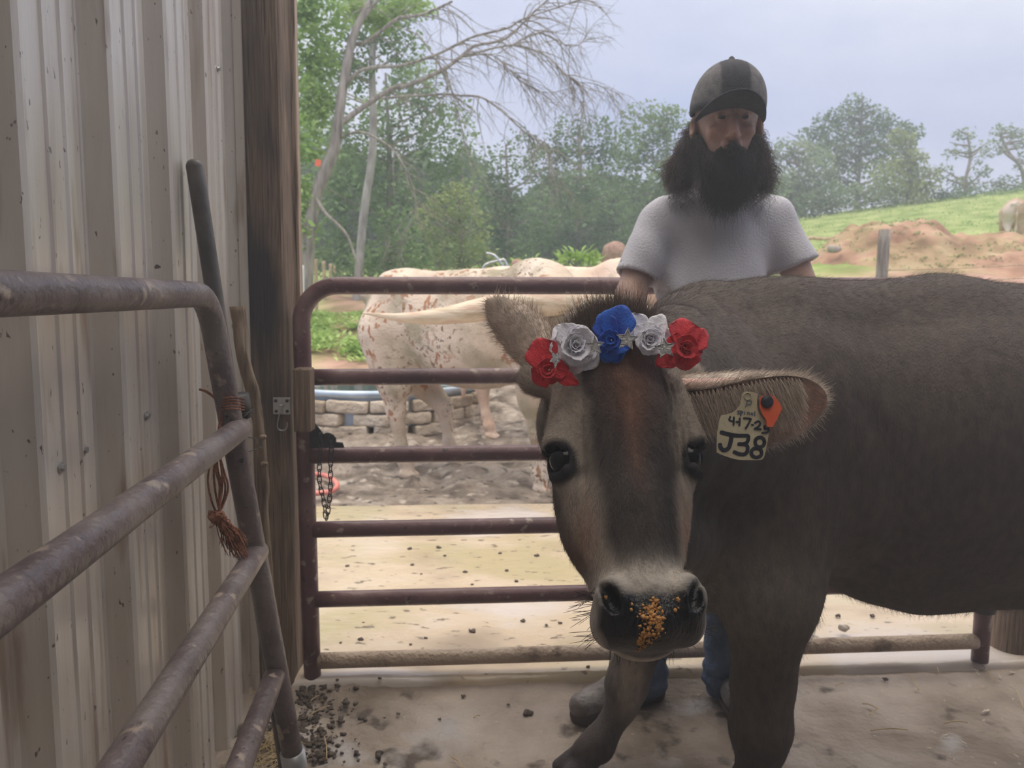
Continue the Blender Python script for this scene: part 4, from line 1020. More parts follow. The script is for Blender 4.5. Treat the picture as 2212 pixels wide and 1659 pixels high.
# ================================================================== the man behind the cow
M_skin = MAT('skin', [(.34, .20, .15), (.48, .31, .24)], scale=14, rough=.55, bump=.2, bscale=150, attr='Col')
M_shirt = MAT('pale_grey_cotton', [(.52, .52, .58), (.64, .64, .71)], scale=5, rough=.95, bump=.4, bscale=200, spec=.1, attr='Col')
M_jean = MAT('blue_denim', [(.07, .10, .17), (.16, .21, .32)], scale=12, rough=.9, bump=1, bscale=40)
M_boot = MAT('dusty_boot_leather', [(.075, .06, .055), (.17, .15, .14), (.30, .28, .27)], scale=14, rough=.5, bump=.6, bscale=60, detail=8)
M_sole = MAT('boot_sole', [(.06, .045, .035), (.12, .09, .07)], scale=20, rough=.8)
M_capd = MAT('dark_cap_cloth', [(.035, .035, .045), (.06, .06, .07)], scale=60, rough=.9, bump=.4, bscale=300, attr='Col')
man = thing('person', 'bearded person in a cap and pale grey t-shirt standing behind the brown cow', 'person', (.70, 2.25, 0))
hx = (1573-1106)/FPX
hd0 = P(1570, 272, 2.06)            # middle of the head
fd = unit(A3(-.08, -.97, -.12)); fr_ = unit(np.cross(fd, (0, 0, 1)))*-1; fu = np.cross(fd, fr_); fu = fu if fu[2] > 0 else -fu
fr_ = unit(np.cross(fu, fd)); 
if fr_[0] < 0: fr_ = -fr_
MR = np.stack([fr_, fd, fu], 1)      # right, forward, up
def MH(x, y, z): return hd0+MR@A3(x, y, z)
shL, shR = P(1418, 480, 2.25), P(1672, 464, 2.28)
neck = (shL+shR)/2+A3(0, 0, .05)
pel = A3(neck[0]-.0, 2.26, .95)
B = SDF()
B.E(MH(0, -.02, .030), (.083, .098, .092), MR, k=.02)        # skull
B.E(MH(0, .015, -.035), (.060, .078, .080), MR, k=.03)      # face
B.E(MH(0, .062, -.085), (.028, .028, .024), MR, k=.02)      # chin
B.C(MH(0, .090, .012), MH(0, .108, -.028), .008, .0145, k=.012)   # nose
B.E(MH(-.012, .098, -.032), (.008, .009, .007), MR, k=.006); B.E(MH(.012, .098, -.032), (.008, .009, .007), MR, k=.006)
for s in (-1, 1):
    B.C(MH(s*.014, .086, .034), MH(s*.048, .070, .032), .009, .008, k=.012)    # brow
    B.E(MH(s*.042, .066, -.020), (.020, .020, .016), MR, k=.02)                # cheekbone
    B.E(MH(s*.030, .092, .016), (.015, .010, .009), MR, k=.008, sub=True)
    B.E(MH(s*.030, .080, .014), (.013, .012, .010), MR, k=.006)                # eyelids
    B.E(MH(s*.089, -.006, -.005), (.009, .019, .031), MR@rotm((0, 0, 1), -s*.4), k=.006)        # ears
    B.E(MH(s*.098, .006, -.003), (.005, .010, .018), MR@rotm((0, 0, 1), -s*.4), k=.004, sub=True)
B.C(MH(-.02, .092, -.062), MH(.02, .092, -.062), .006, .006, k=.006)
B.C(MH(-.02, .090, -.052), MH(.02, .090, -.052), .006, .006, k=.006)
B.C(MH(0, -.03, -.05), neck+A3(0, .02, .0), .055, .062, k=.03)
def limb(S_, pts, rs, k=.03):
    for i in range(len(pts)-1): S_.C(pts[i], pts[i+1], rs[i], rs[i+1], k=k)
B.C(neck+A3(-.02, .02, .02), shL+A3(.03, 0, -.02), .055, .048, k=.04); B.C(neck+A3(.02, .02, .02), shR+A3(-.03, 0, -.02), .055, .048, k=.04)
ch = neck+A3(0, 0, -.20)
B.E(ch, (.155, .105, .20), k=.06); B.E(pel+A3(0, 0, .12), (.145, .10, .19), k=.06); B.E(pel, (.15, .105, .12), k=.05)
elL, elR = P(1362, 640, 2.20), P(1742, 640, 2.24)
wrL, wrR = P(1380, 735, 2.04), A3(elR[0]-.03, 2.06, 1.25)
limb(B, [shL, (shL+elL)/2+A3(-.005, .01, 0), elL, elL*.45+wrL*.55, wrL], [.050, .046, .042, .038, .027], k=.02)
limb(B, [shR, (shR+elR)/2, elR, elR*.45+wrR*.55, wrR], [.050, .046, .042, .038, .027], k=.02)
def hand(S_, w_, d, nrm, sgn, curl=.5):
    d = unit(d); nrm = unit(nrm-d*(nrm@d)); s_ = np.cross(d, nrm)*sgn
    S_.B(w_+d*.050, (.040, .046, .013), np.stack([s_, d, nrm], 1), rr=.012, k=.012)
    for i, (o_, L_) in enumerate(((-.030, .062), (-.010, .074), (.010, .070), (.030, .056))):
        a = w_+d*.090+s_*o_; spread = d+s_*o_*2.5
        p = [a]; dd = unit(spread)
        for j, fr in enumerate((.45, .3, .25)):
            dd = unit(dd-nrm*curl*.45); p.append(p[-1]+dd*L_*fr)
        limb(S_, p, [.0098, .009, .0082, .0072], k=.004)
    a = w_+d*.03-s_*.034; p = [a, a+unit(d*.6-s_*.8-nrm*.2)*.035, a+unit(d*.6-s_*.8-nrm*.2)*.035+unit(d*.9-s_*.3-nrm*.4)*.03]
    limb(S_, p, [.014, .011, .008], k=.008)
hand(B, wrL, A3(.05, -.9, -.25), A3(0, -.25, .95), -1); hand(B, wrR, A3(-.25, -.85, .0), A3(0, .0, 1), 1)
# legs: left one steps to the side, right one faces the camera
ftL = PZ(1388, 1512, .0); ftR = A3(P(1572, 1480, 2.34)[0]+.01, 2.27, 0)
kL = (pel*.5+ftL*.5)+A3(-.02, -.03, 0); kR = (pel*.5+ftR*.5)+A3(.02, -.05, 0)
limb(B, [pel+A3(-.085, 0, -.02), kL, ftL+A3(0, 0, .12)], [.088, .058, .034], k=.03); limb(B, [pel+A3(.085, 0, -.02), kR, ftR+A3(0, 0, .12)], [.088, .058, .034], k=.03)
B.C(ftL+A3(0, 0, .09), ftL+A3(-.07, -.03, .05), .030, .022); B.C(ftR+A3(0, 0, .09), ftR+A3(0, -.07, .05), .030, .022)
ax_, ay_, az_ = axis(.05, 1.30, .006, (.5, .9), .010), axis(1.80, 2.62, .006, (1.95, 2.30), .010), axis(.03, 2.02, .006, (1.6, 2.0), .012)
V, F = B.mesh(ax_, ay_, az_)
l = (V-hd0)@MR; c = np.ones((len(V), 3))
lips = np.exp(-((l[:, 0]/.022)**4+((l[:, 2]+.057)/.008)**2))*(l[:, 1] > .07); c = mixc(c, A3(1.0, .55, .55), lips*.6)
c = mixc(c, A3(1.15, .85, .8), np.exp(-((l[:, 2]+.02)/.03)**2)*(l[:, 1] > .05)*.4)
mk('body', (V, F), M_skin, man, col=c)
for s in (-1, 1):
    q = MH(s*.030, .0835, .0135); V, F = SDF().E(q, (.0105, .0095, .0065), MR).mesh(*[np.arange(v-.016, v+.016, .002) for v in q]); mk('eye', (V, F), M_eye, man)
# shirt
T = SDF()
T.E(ch+A3(0, .0, .02), (.185, .118, .215), k=.07); T.E(pel+A3(0, 0, .20), (.178, .118, .22), k=.07); T.C(pel+A3(-.05, 0, .04), pel+A3(.05, 0, .04), .125, .125, k=.05)
T.C(neck+A3(-.03, .02, -.01), shL+A3(.02, 0, -.012), .066, .068, k=.05); T.C(neck+A3(.03, .02, -.01), shR+A3(-.02, 0, -.012), .066, .068, k=.05)
slL = P(1374, 600, 2.22); slR = P(1722, 575, 2.26)
T.C(shL+A3(.01, 0, -.01), slL, .066, .066, k=.035); T.C(shR+A3(-.01, 0, -.01), slR, .066, .066, k=.035)
T.C(neck+A3(0, -.03, .01), neck+A3(0, -.10, .16), .062, .085, k=.02, sub=True)
for e_, s0 in ((slL, shL), (slR, shR)):
    d = unit(e_-s0); T.B(e_+d*.055, (.085, .085, .055), frame(d), rr=.004, k=.004, sub=True)
T.B(pel+A3(0, 0, -.14), (.3, .3, .08), rr=.01, k=.01, sub=True)
# hollow sleeves
T.C(slL-unit(slL-shL)*.02, slL+unit(slL-shL)*.05, .051, .051, k=.004, sub=True); T.C(slR-unit(slR-shR)*.02, slR+unit(slR-shR)*.05, .051, .051, k=.004, sub=True)
def folds(p, d):
    q = p-ch
    return d+(.35+.65*np.clip((np.minimum(np.linalg.norm(p-slL, axis=1), np.linalg.norm(p-slR, axis=1))-.05)/.08, 0, 1))*.012*vnoise(p*A3(1.2, 1, .35)+5, 9)+.008*vnoise(p*A3(1, 1, .45)+5, 17)+.006*np.sin((q[:, 0]*1.0+q[:, 2]*.55)*42+6*vnoise(p, 4))*np.exp(-(((np.abs(q[:, 0])-.16)/.07)**2))
V, F = T.mesh(axis(.2, 1.2, .008), axis(2.0, 2.5, .008), axis(.95, 1.72, .008), extra=folds)
c = np.ones((len(V), 3)); mk('t_shirt', (V, F), M_shirt, man, col=c)
# collar
a = np.linspace(0, 2*math.pi, 40, endpoint=False)
# jeans
J = SDF()
J.E(pel+A3(0, 0, -.01), (.165, .12, .13), k=.04)
limb(J, [pel+A3(-.085, 0, -.03), kL, ftL+A3(.0, .0, .26), ftL+A3(.005, .005, .07)], [.105, .078, .066, .070], k=.03)
limb(J, [pel+A3(.085, 0, -.03), kR, ftR+A3(0, 0, .26), ftR+A3(0, .01, .065)], [.105, .078, .066, .072], k=.03)
V, F = J.mesh(axis(.15, 1.05, .010), axis(1.95, 2.52, .010), axis(.0, 1.12, .010), extra=lambda p, d: d+.008*vnoise(p*A3(1, 1, 2), 13)+.004*np.sin(p[:, 2]*90+7*vnoise(p, 8))*(p[:, 2] < .35))
mk('jeans', (V, F), M_jean, man)
# boots
def boot(a, d, name='boot'):
    d = unit(A3(d[0], d[1], 0))*1.18; s = A3(-d[1], d[0], 0); Rm = np.stack([unit(s), unit(d), A3(0, 0, 1)], 1); Q = SDF()
    Q.C(a+A3(0, 0, .20)-d*.01, a+A3(0, 0, .075)-d*.01, .054, .046, k=.02)
    Q.C(a+A3(0, 0, .06)-d*.035, a+d*.10+A3(0, 0, .062), .038, .040, k=.03); Q.C(a+d*.08+A3(0, 0, .06), a+d*.20+A3(0, 0, .048), .044, .038, k=.03)
    Q.C(a+d*.13+s*.012+A3(0, 0, .038), a+d*.16-s*.014+A3(0, 0, .038), .034, .034, k=.03)
    Q.B(a+d*.08+A3(0, 0, -.018), (.2, .3, .032), Rm, rr=.002, k=.003, sub=True)
    V, F = Q.mesh(*[np.arange(a[j]-.30, a[j]+.30, .007) for j in (0, 1)], np.arange(0, .27, .007)); o = mk(name, (V, F), M_boot, man)
    K_ = SDF(); K_.C(a+d*.10+A3(0, 0, .02), a+d*.195+A3(0, 0, .02), .046, .040, k=.03); K_.C(a-d*.035+A3(0, 0, .02), a+d*.1+A3(0, 0, .02), .040, .038, k=.03)
    K_.B(a+d*.08+A3(0, 0, .064), (.2, .3, .035), Rm, rr=.002, k=.004, sub=True); K_.B(a+d*.08-A3(0, 0, .048), (.2, .3, .05), Rm, rr=.002, k=.004, sub=True)
    K_.B(a+d*.045+A3(0, 0, -.015), (.08, .022, .024), Rm, rr=.002, k=.004, sub=True)
    V, F = K_.mesh(*[np.arange(a[j]-.30, a[j]+.30, .006) for j in (0, 1)], np.arange(-.006, .05, .004)); mk('sole', (V, F), M_sole, o)
dL = PZ(1240, 1562, 0)-ftL
boot(ftL+A3(0, 0, 0), dL); boot(ftR, A3(.12, -1, 0))
# cap: crown with lighter side panels, brim turned to the camera
Cp = SDF(); Cp.E(MH(0, -.015, .040), (.099, .114, .110), MR, k=.02); Cp.E(MH(0, .025, .080), (.082, .074, .082), MR, k=.04); Cp.C(MH(0, .01, .165), MH(0, .01, .167), .009, .008, k=.004)
Cp.B(MH(0, 0, -.038), (.2, .2, .07), MR@rotm((1, 0, 0), .10), rr=.01, k=.006, sub=True)
Cp.E(MH(0, -.018, .038), (.090, .104, .098), MR, k=.006, sub=True)
q = MH(0, 0, .07); V, F = Cp.mesh(*[np.arange(v-.19, v+.19, .0055) for v in q])
l = (V-hd0)@MR; c = np.ones((len(V), 3)); fp = sm(.034, .040, np.abs(l[:, 0])-.0)*sm(-.10, .02, l[:, 2]); back = sm(-.02, -.03, l[:, 1])
c = mixc(c, A3(4.4, 4.2, 3.6), np.clip(fp*sm(.045, .06, l[:, 2]), 0, 1)*.8)
capo = mk('cap', (V, F), M_capd, man, col=c, label='dark cap with lighter side panels')
t, s = np.meshgrid(np.linspace(0, 1, 12), np.linspace(-1, 1, 25), indexing='ij')
ang = s*1.25; r0x, r0y = .095, .108
bx_ = np.sin(ang)*(r0x+.002*t); by_ = -.015+np.cos(ang)*(r0y)+t*.085*np.cos(s*1.45)**.7; bz_ = .004+.034*np.cos(s*1.5)+.034*t*np.cos(s*1.3)
V = np.stack([bx_, by_, bz_], -1).reshape(-1, 3)@MR.T+hd0
i = np.arange(12*25).reshape(12, 25); F = np.stack([i[:-1, :-1], i[1:, :-1], i[1:, 1:], i[:-1, 1:]], -1).reshape(-1, 4)
o = mk('brim', (V, F), M_capd, capo, col=np.ones((len(V), 3))); so = o.modifiers.new('thick', 'SOLIDIFY'); so.thickness = .004
# hair and beard as strands over soft cores
M_hairm = MAT('dark_brown_hair', [(.028, .020, .018), (.06, .042, .036)], scale=60, stretch=(2, 2, .4), rough=.6, bump=1, bscale=120)
def lump(name, S_, c, hw, h=.006, ex=None, par=None, mat=None):
    V, F = S_.mesh(*[np.arange(c[j]-hw[j], c[j]+hw[j], h) for j in range(3)], extra=ex); return mk(name, (V, F), mat or M_hairm, par or man), V, F
Bd = SDF(); Bd.E(MH(0, .056, -.112), (.064, .045, .046), MR, k=.02); Bd.E(MH(0, .052, -.150), (.058, .036, .055), MR, k=.03)
for s in (-1, 1): Bd.C(MH(s*.074, .010, -.035), MH(s*.050, .050, -.105), .013, .024, k=.02); Bd.C(MH(s*.004, .098, -.055), MH(s*.030, .084, -.072), .006, .008, k=.006)
Bd.C(MH(-.014, .100, -.066), MH(.014, .100, -.066), .0045, .0045, k=.005, sub=True)
hx_ = lambda p, d: d+.007*vnoise(((p-hd0)@MR)*A3(1, 1, .25), 70)
bo, V, F = lump('beard', Bd, MH(0, .05, -.12), (.12, .12, .15), .0045, hx_)
def manhair(V, F, n, ln, base, wf=None, dirf=None, curl=.3):
    p, nr, i = surfpts(V, F, n, wf); d = dirf(p, nr); d = d+R.randn(n, 3)*.25; L_ = ln*(.5+R.rand(n)); k = 6; t = np.linspace(0, 1, k)[None, :, None]
    ph = R.rand(n, 1)*6; s_ = np.stack([np.cos(ph[:, 0]), np.sin(ph[:, 0]), 0*ph[:, 0]], 1)
    Q = p[:, None]+(d[:, None]*t+nr[:, None]*.35*(t-t*t*.6))*L_[:, None, None]+s_[:, None]*np.sin(t*5)*curl*.02
    return Q, np.clip(base*(.5+1.1*R.rand(n, 1)), 0, 1)
hb_ = A3(.045, .032, .028)
Q1, C1 = manhair(V, F, 7000, .035, hb_, None, lambda p, n_: np.tile(-fu*.9+fd*.1, (len(p), 1)))
Hr = SDF()
for s, px, py, w_ in ((-1, 1468, 362, 1), (1, 1648, 362, .72)):
    Hr.C(MH(s*.070, -.045, .0), MH(s*.088, -.050, -.06), .020, .024, k=.02)
    a = MH(s*.084, -.050, -.05); b_ = P(px, py, 2.15); c_ = P(px-s*8 if s < 0 else px-4, 395, 2.15)
    Hr.C(a, b_, .022, .026*w_, k=.02); Hr.C(b_, c_, .028*w_, .020, k=.02)
Hr.E(MH(0, -.085, -.03), (.075, .032, .085), MR, k=.03)
ho, V2, F2 = lump('hair', Hr, MH(0, -.02, -.08), (.20, .16, .20), .005, lambda p, d: d+.012*vnoise(p*A3(1, 1, .4), 50)+.006*vnoise(p, 110))
Q2, C2 = manhair(V2, F2, 9000, .045, hb_*2.6, lambda c: (((c-hd0)@MR)[:, 2] < .03)*1.0, lambda p, n_: np.tile(A3(0, 0, -.9), (len(p), 1)), curl=1.0)
strands('hair_strands', np.concatenate([Q1, Q2]), M_hair, man, .0004, np.concatenate([C1, C2]))
# ================================================================== the cattle outside
def cattle(fr, ln, hback, hbelly, foot, headpos=None, headdir=None, wid=.27, step=.016, headlen=.45, tail=True, clip=None):
    """standing animal; fr maps local (x forward, y to its left, z up) to the world. foot: four local (x,y) [hind a, hind b, fore a, fore b]"""
    S_ = SDF(); c = lambda x, y, z: fr@A3(x, y, 0)[:3]*1+A3(0, 0, z)
    zc = (hback+hbelly)/2; hz = (hback-hbelly)/2
    W = lambda x, y, z: org+fx*x+fy*y+A3(0, 0, z)
    return S_
def make_cattle(org, fx, ln, hb, hl, feet, head=None, wid=.27, hump=0., tail=True, pelvis=True, step=.016):
    fx = unit(A3(fx[0], fx[1], 0)); fy = A3(-fx[1], fx[0], 0); RM = np.stack([fx, fy, A3(0, 0, 1)], 1)
    W = lambda x, y, z: org+fx*x+fy*y+A3(0, 0, z)
    S_ = SDF(); zc, hz = (hb+hl)/2, (hb-hl)/2
    S_.E(W(ln*.52, 0, zc-.01), (ln*.37, wid*1.02, hz*.97), RM, k=.05)
    S_.E(W(ln*.20, 0, zc+.06), (ln*.20, wid*.88, hz*.86), RM, k=.09)
    S_.E(W(ln*.82, 0, zc+.01), (ln*.18, wid*.78, hz*.95), RM, k=.09)
    S_.C(W(ln*.1, 0, hb-.075), W(ln*.9, 0, hb-.06), .055, .06, k=.09)
    S_.C(W(ln*.22, -wid*.62, hb-.10), W(ln*.22, wid*.62, hb-.10), .045, .045, k=.06)       # hips
    S_.C(W(ln*.03, -wid*.35, hb-.17), W(ln*.03, wid*.35, hb-.17), .05, .05, k=.06)
    if hump: S_.E(W(ln*.80, 0, hb-.03), (.16, .09, .10), RM, k=.1)
    for i, (x, y, bend) in enumerate(feet):
        s = 1 if y > 0 else -1
        if i < 2:
            S_.C(W(ln*.14, s*wid*.48, zc-.03), W(ln*.20, s*wid*.55, hl+.02), .19, .12, k=.08)
            q = [W(ln*.19, s*wid*.55, hl+.04), W(x-.07, y, .46), W(x-.03, y, .22), W(x, y, .11), W(x+.03, y, .05)]; rs = [.115, .058, .036, .045, .040]
        else:
            S_.C(W(ln*.84, s*wid*.52, zc+.05), W(ln*.84, s*wid*.55, hl-.02), .16, .095, k=.08)
            q = [W(ln*.84, s*wid*.55, hl+.02), W(x-.01+bend, y, .40), W(x, y, .22), W(x+.01, y, .11), W(x+.03, y, .05)]; rs = [.09, .056, .038, .045, .040]
        for j in range(4): S_.C(q[j], q[j+1], rs[j], rs[j+1], k=.04)
        for t in (-.025, .025): S_.C(W(x+.01, y+t, .03), W(x+.075, y+t, .015), .035, .024, k=.012)
    if tail:
        S_.C(W(ln*.0, 0, hb-.12), W(-.05, 0, hb-.45), .03, .022, k=.03); S_.C(W(-.05, 0, hb-.45), W(-.04, 0, .45), .018, .02, k=.03); S_.C(W(-.04, 0, .50), W(-.04, 0, .32), .035, .015, k=.02)
    if head is not None:
        pl, mz = head; up = A3(0, 0, 1)
        a = unit(mz-pl); sd = unit(np.cross(a, up)); n = np.cross(sd, a); HMx = np.stack([sd, a, n], 1); Hd = lambda u, v, w_: pl+HMx@A3(u, v, w_)
        S_.C(W(ln*.86, 0, hb-.22), pl+HMx@A3(0, .03, -.08), .22, .13, k=.10); S_.C(W(ln*.9, 0, zc), pl+HMx@A3(0, .1, -.13), .19, .09, k=.10)
        S_.E(Hd(0, .09, -.09), (.105, .13, .10), HMx, k=.05); S_.E(Hd(0, .27, -.085), (.078, .16, .075), HMx, k=.05); S_.E(Hd(0, .44, -.085), (.068, .07, .062), HMx, k=.04)
        for s in (-1, 1):
            S_.C(Hd(s*.05, .15, -.18), Hd(s*.03, .42, -.12), .055, .035, k=.04); S_.E(Hd(s*.10, .18, -.075), (.03, .04, .035), HMx, k=.03)
            S_.C(Hd(s*.10, .03, -.12), Hd(s*.17, .03, -.15), .03, .02, k=.03)
            for t in np.linspace(0, 1, 4): S_.E(Hd(s*(.17+.12*t), .04+.05*t, -.15), (.045, .042-.014*t, .014), HMx, k=.03)
    mn = np.array([o[1]-.5 for o in S_.ops]).min(0); mxx = np.array([o[1]+.5 for o in S_.ops]).max(0)
    V, F = S_.mesh(np.arange(mn[0], mxx[0], step), np.arange(mn[1], mxx[1], step), np.arange(-.02, mxx[2], step), newton=2, extra=lambda p, d: d+.012*vnoise(p, 7)+.004*vnoise(p, 30))
    return V, F, W
def spots_mat(name, base, cols, scale, thr, mud=True):
    m = MAT(name, base, scale=2.2, rough=.8, bump=.8, bscale=60, detail=6); t = m.node_tree; N = t.nodes; K = t.links.new
    b = N['Principled BSDF']; src = b.inputs['Base Color'].links[0].from_socket
    tc = N.new('ShaderNodeTexCoord')
    def layer(src, col, sc, t0, t1, big=None, st=(1, 1, 1)):
        mp = N.new('ShaderNodeMapping'); mp.inputs['Scale'].default_value = st; K(tc.outputs['Object'], mp.inputs[0])
        n = N.new('ShaderNodeTexNoise'); n.inputs['Scale'].default_value = sc; n.inputs['Detail'].default_value = 3; K(mp.outputs[0], n.inputs['Vector'])
        r = N.new('ShaderNodeMapRange'); r.inputs['From Min'].default_value = t0; r.inputs['From Max'].default_value = t1; K(n.outputs[0], r.inputs[0]); f = r.outputs[0]
        if big:
            n2 = N.new('ShaderNodeTexNoise'); n2.inputs['Scale'].default_value = big[0]; n2.inputs['Detail'].default_value = 1; K(tc.outputs['Object'], n2.inputs['Vector'])
            r2 = N.new('ShaderNodeMapRange'); r2.inputs['From Min'].default_value = big[1]; r2.inputs['From Max'].default_value = big[1]+.08; K(n2.outputs[0], r2.inputs[0])
            mu = N.new('ShaderNodeMath'); mu.operation = 'MULTIPLY'; K(f, mu.inputs[0]); K(r2.outputs[0], mu.inputs[1]); f = mu.outputs[0]
        x = N.new('ShaderNodeMix'); x.data_type = 'RGBA'; K(f, x.inputs[0]); K(src, x.inputs[6]); x.inputs[7].default_value = tuple(col)+(1,); return x.outputs[2]
    for a in cols: src = layer(src, *a)
    K(src, b.inputs['Base Color']); return m
M_lh = spots_mat('speckled_longhorn_coat', [(.46, .36, .26), (.68, .56, .44), (.80, .69, .58)],
                 [((.38, .18, .09), 26, .555, .58, (2.6, .45), (1, 1, .6)), ((.16, .08, .05), 34, .58, .61, (2.0, .46)), ((.36, .31, .21), 4, .50, .68)], 1, 1)
M_lhp = spots_mat('peach_longhorn_coat', [(.56, .37, .25), (.74, .55, .42), (.84, .70, .58)], [((.60, .33, .2), 3.2, .56, .72), ((.50, .42, .3), 6, .62, .75)], 1, 1)
M_horn = MAT('horn', [(.50, .38, .24), (.72, .60, .44), (.62, .42, .30)], scale=7, stretch=(.6, 3, 3), rough=.45, bump=.4, bscale=40)
# speckled longhorn, head to the right
A0 = A3(-1.03, 5.50, 0); A1 = A3(.38, 4.88, 0); fx = unit(A1-A0); fy = A3(-fx[1], fx[0], 0)
def loc(px, py, z=.03):
    q = PZ(px, py, z)-A0; return (q@fx, q@fy)
hn_, hf_, fn_ = loc(838, 1035), loc(915, 1022), loc(1128, 1078)
pl = P(1262, 652, 4.45); mz = pl+A3(.10, -.18, -.42)
V, F, W = make_cattle(A0, fx, 1.60, 1.43, .62, [(hn_[0], -.17, 0), (hf_[0]+.08, .15, 0), (fn_[0]-.02, -.15, .0), (fn_[0]+.25, .16, 0)], (pl, mz), wid=.30, hump=1, tail=False)
lha = thing('longhorn', 'rust-speckled white longhorn standing behind the maroon gate, long horn pointing left', 'longhorn cattle', W(.8, 0, 0))
mk('body', (V, F), M_lh, lha)
def horn(pts, rs, par):
    s = spline(pts, 8); r = np.interp(np.linspace(0, 1, len(s)), np.linspace(0, 1, len(rs)), rs); V, F = tube(s, r, 20); V += .004*vnoise(V*A3(.4, 1, 1), 40)[:, None]; mk('horn', (V, F), M_horn, par)
hp = [P(x, y, d) for x, y, d in ((1235, 652, 4.45), (1160, 655, 4.42), (1080, 662, 4.40), (1010, 674, 4.38), (940, 684, 4.36), (865, 686, 4.36), (784, 676, 4.38))]
horn(hp, [.075, .085, .075, .062, .045, .026, .004], lha)
hp = [P(1275, 655, 4.46), P(1340, 664, 4.50), P(1400, 680, 4.56), P(1460, 692, 4.62), P(1540, 690, 4.70)]
horn(hp, [.06, .066, .05, .03, .004], lha)
ey = SDF().E(pl+A3(-.125, -.09, -.17), (.022, .022, .022)).mesh(*[np.arange(v-.03, v+.03, .004) for v in pl+A3(-.125, -.09, -.17)]); mk('eye', ey, M_eye, lha)
# curly forehead hair of the longhorn
M_tan = MAT('brown_ear_hair', [(.14, .07, .04), (.25, .13, .08)], scale=20, rough=.9, bump=1)
V, F = SDF().E(P(1135, 706, 4.43), (.085, .03, .032), rotm((0, 1, 0), -.15)).mesh(*[np.arange(v-.11, v+.11, .008) for v in P(1135, 706, 4.43)], extra=lambda p, d: d+.006*vnoise(p, 60)); mk('ear', (V, F), M_tan, lha, label='shaggy brown ear')
hs = P(1240, 690, 4.30); n = 3200
q = hs+R.randn(n, 3)*A3(.06, .02, .05); q[:, 1] = 4.28+.04*R.rand(n); t = np.linspace(0, 1, 7)[None, :, None]
ph = R.rand(n)*6; cu = np.stack([np.cos(ph), 0*ph, np.sin(ph)], 1)
# peach longhorn behind
B0 = PY(1010, 700, 6.9); B0[2] = 0; B1 = PY(1430, 700, 6.2); B1[2] = 0; fxb = unit(B1-B0); fyb = A3(-fxb[1], fxb[0], 0)
V, F, W = make_cattle(B0, fxb, 1.75, 1.50, .66, [(.30, -.17, 0), (.12, .17, 0), (1.42, -.15, 0), (1.58, .16, 0)], (W(0, 0, 0)*0+B0+fxb*2.0+A3(0, 0, 1.36), B0+fxb*2.3+A3(0, 0, 1.0)), wid=.30, hump=1)
lhb = thing('longhorn', 'peach-coloured longhorn standing behind the speckled one, back showing above the gate', 'longhorn cattle', W(.9, 0, 0))
off = A3(0, 0, float(TH(B0[0]+.8, B0[1]-.3)))
mk('body', (V+off, F), M_lhp, lhb)
hb0 = B0+fxb*2.0+A3(0, 0, 1.36)+off
horn([hb0+fyb*-.06, hb0+fyb*-.3+fxb*.05, hb0+fyb*-.6+fxb*.15+A3(0, 0, -.05), hb0+fyb*-.85+fxb*.1+A3(0, 0, -.05)], [.055, .05, .03, .004], lhb)
horn([hb0+fyb*.06, hb0+fyb*.3+fxb*.05, hb0+fyb*.6+fxb*.15+A3(0, 0, -.05), hb0+fyb*.85+fxb*.1+A3(0, 0, -.05)], [.055, .05, .03, .004], lhb)
# tan cow on the hill, seen from behind
q = P(2192, 515, 21); z0 = float(TH(q[0], q[1])); Cc0 = A3(q[0], q[1], 0)
V, F, W = make_cattle(Cc0, A3(.45, .9, 0), 1.5, 1.36, .66, [(.22, .16, 0), (.30, -.17, 0), (1.25, .15, 0), (1.35, -.16, 0)], (Cc0+A3(.9, 1.7, 1.0), Cc0+A3(1.05, 1.95, .62)), wid=.30, step=.022)
zt = P(2200, 428, 21)[2]-1.36
V[:, 2] += zt
cowf = rebase(mk('cow', (V, F), spots_mat('tan_coat', [(.42, .25, .14), (.60, .42, .29), (.72, .55, .42)], [((.68, .56, .48), 2.2, .5, .6)], 1, 1)))
tag(cowf, 'tan cow seen from behind on the green hill at the right edge', 'cow')
FARZ = zt
# ================================================================== trees and bushes
def LEAFM(name, cols, tr=.35):
    m = MAT(name, cols, scale=.9, rough=.65, detail=6, spec=.25, attr='Col'); t = m.node_tree; N = t.nodes; K = t.links.new; b = N['Principled BSDF']; o = N['Material Output']
    d = N.new('ShaderNodeBsdfTranslucent'); x = N.new('ShaderNodeMixShader'); x.inputs[0].default_value = tr
    K(b.inputs['Base Color'].links[0].from_socket, d.inputs['Color']); K(b.outputs[0], x.inputs[1]); K(d.outputs[0], x.inputs[2]); K(x.outputs[0], o.inputs['Surface']); return m
M_leafd = LEAFM('dark_leaves', [(.10, .17, .09), (.17, .26, .13), (.26, .36, .18)])
M_leafm = LEAFM('mid_leaves', [(.14, .23, .10), (.23, .34, .15), (.34, .45, .21)])
M_leafl = LEAFM('bright_leaves', [(.22, .36, .10), (.35, .50, .16), (.48, .62, .24)])
M_leafo = LEAFM('olive_leaves', [(.23, .29, .12), (.35, .42, .18), (.46, .52, .24)])
M_leafg = LEAFM('grey_green_leaves', [(.20, .27, .17), (.30, .38, .23), (.40, .48, .30)])
M_bark = MAT('tree_bark', [(.15, .125, .105), (.30, .26, .225), (.42, .37, .32)], scale=5, stretch=(2.5, 2.5, .5), rough=.95, bump=2, bscale=12, detail=8)
M_barkg = MAT('grey_tree_bark', [(.24, .21, .20), (.36, .33, .31), (.46, .43, .40)], scale=5, stretch=(2, 2, .5), rough=.95, bump=1.5, bscale=12, detail=8)
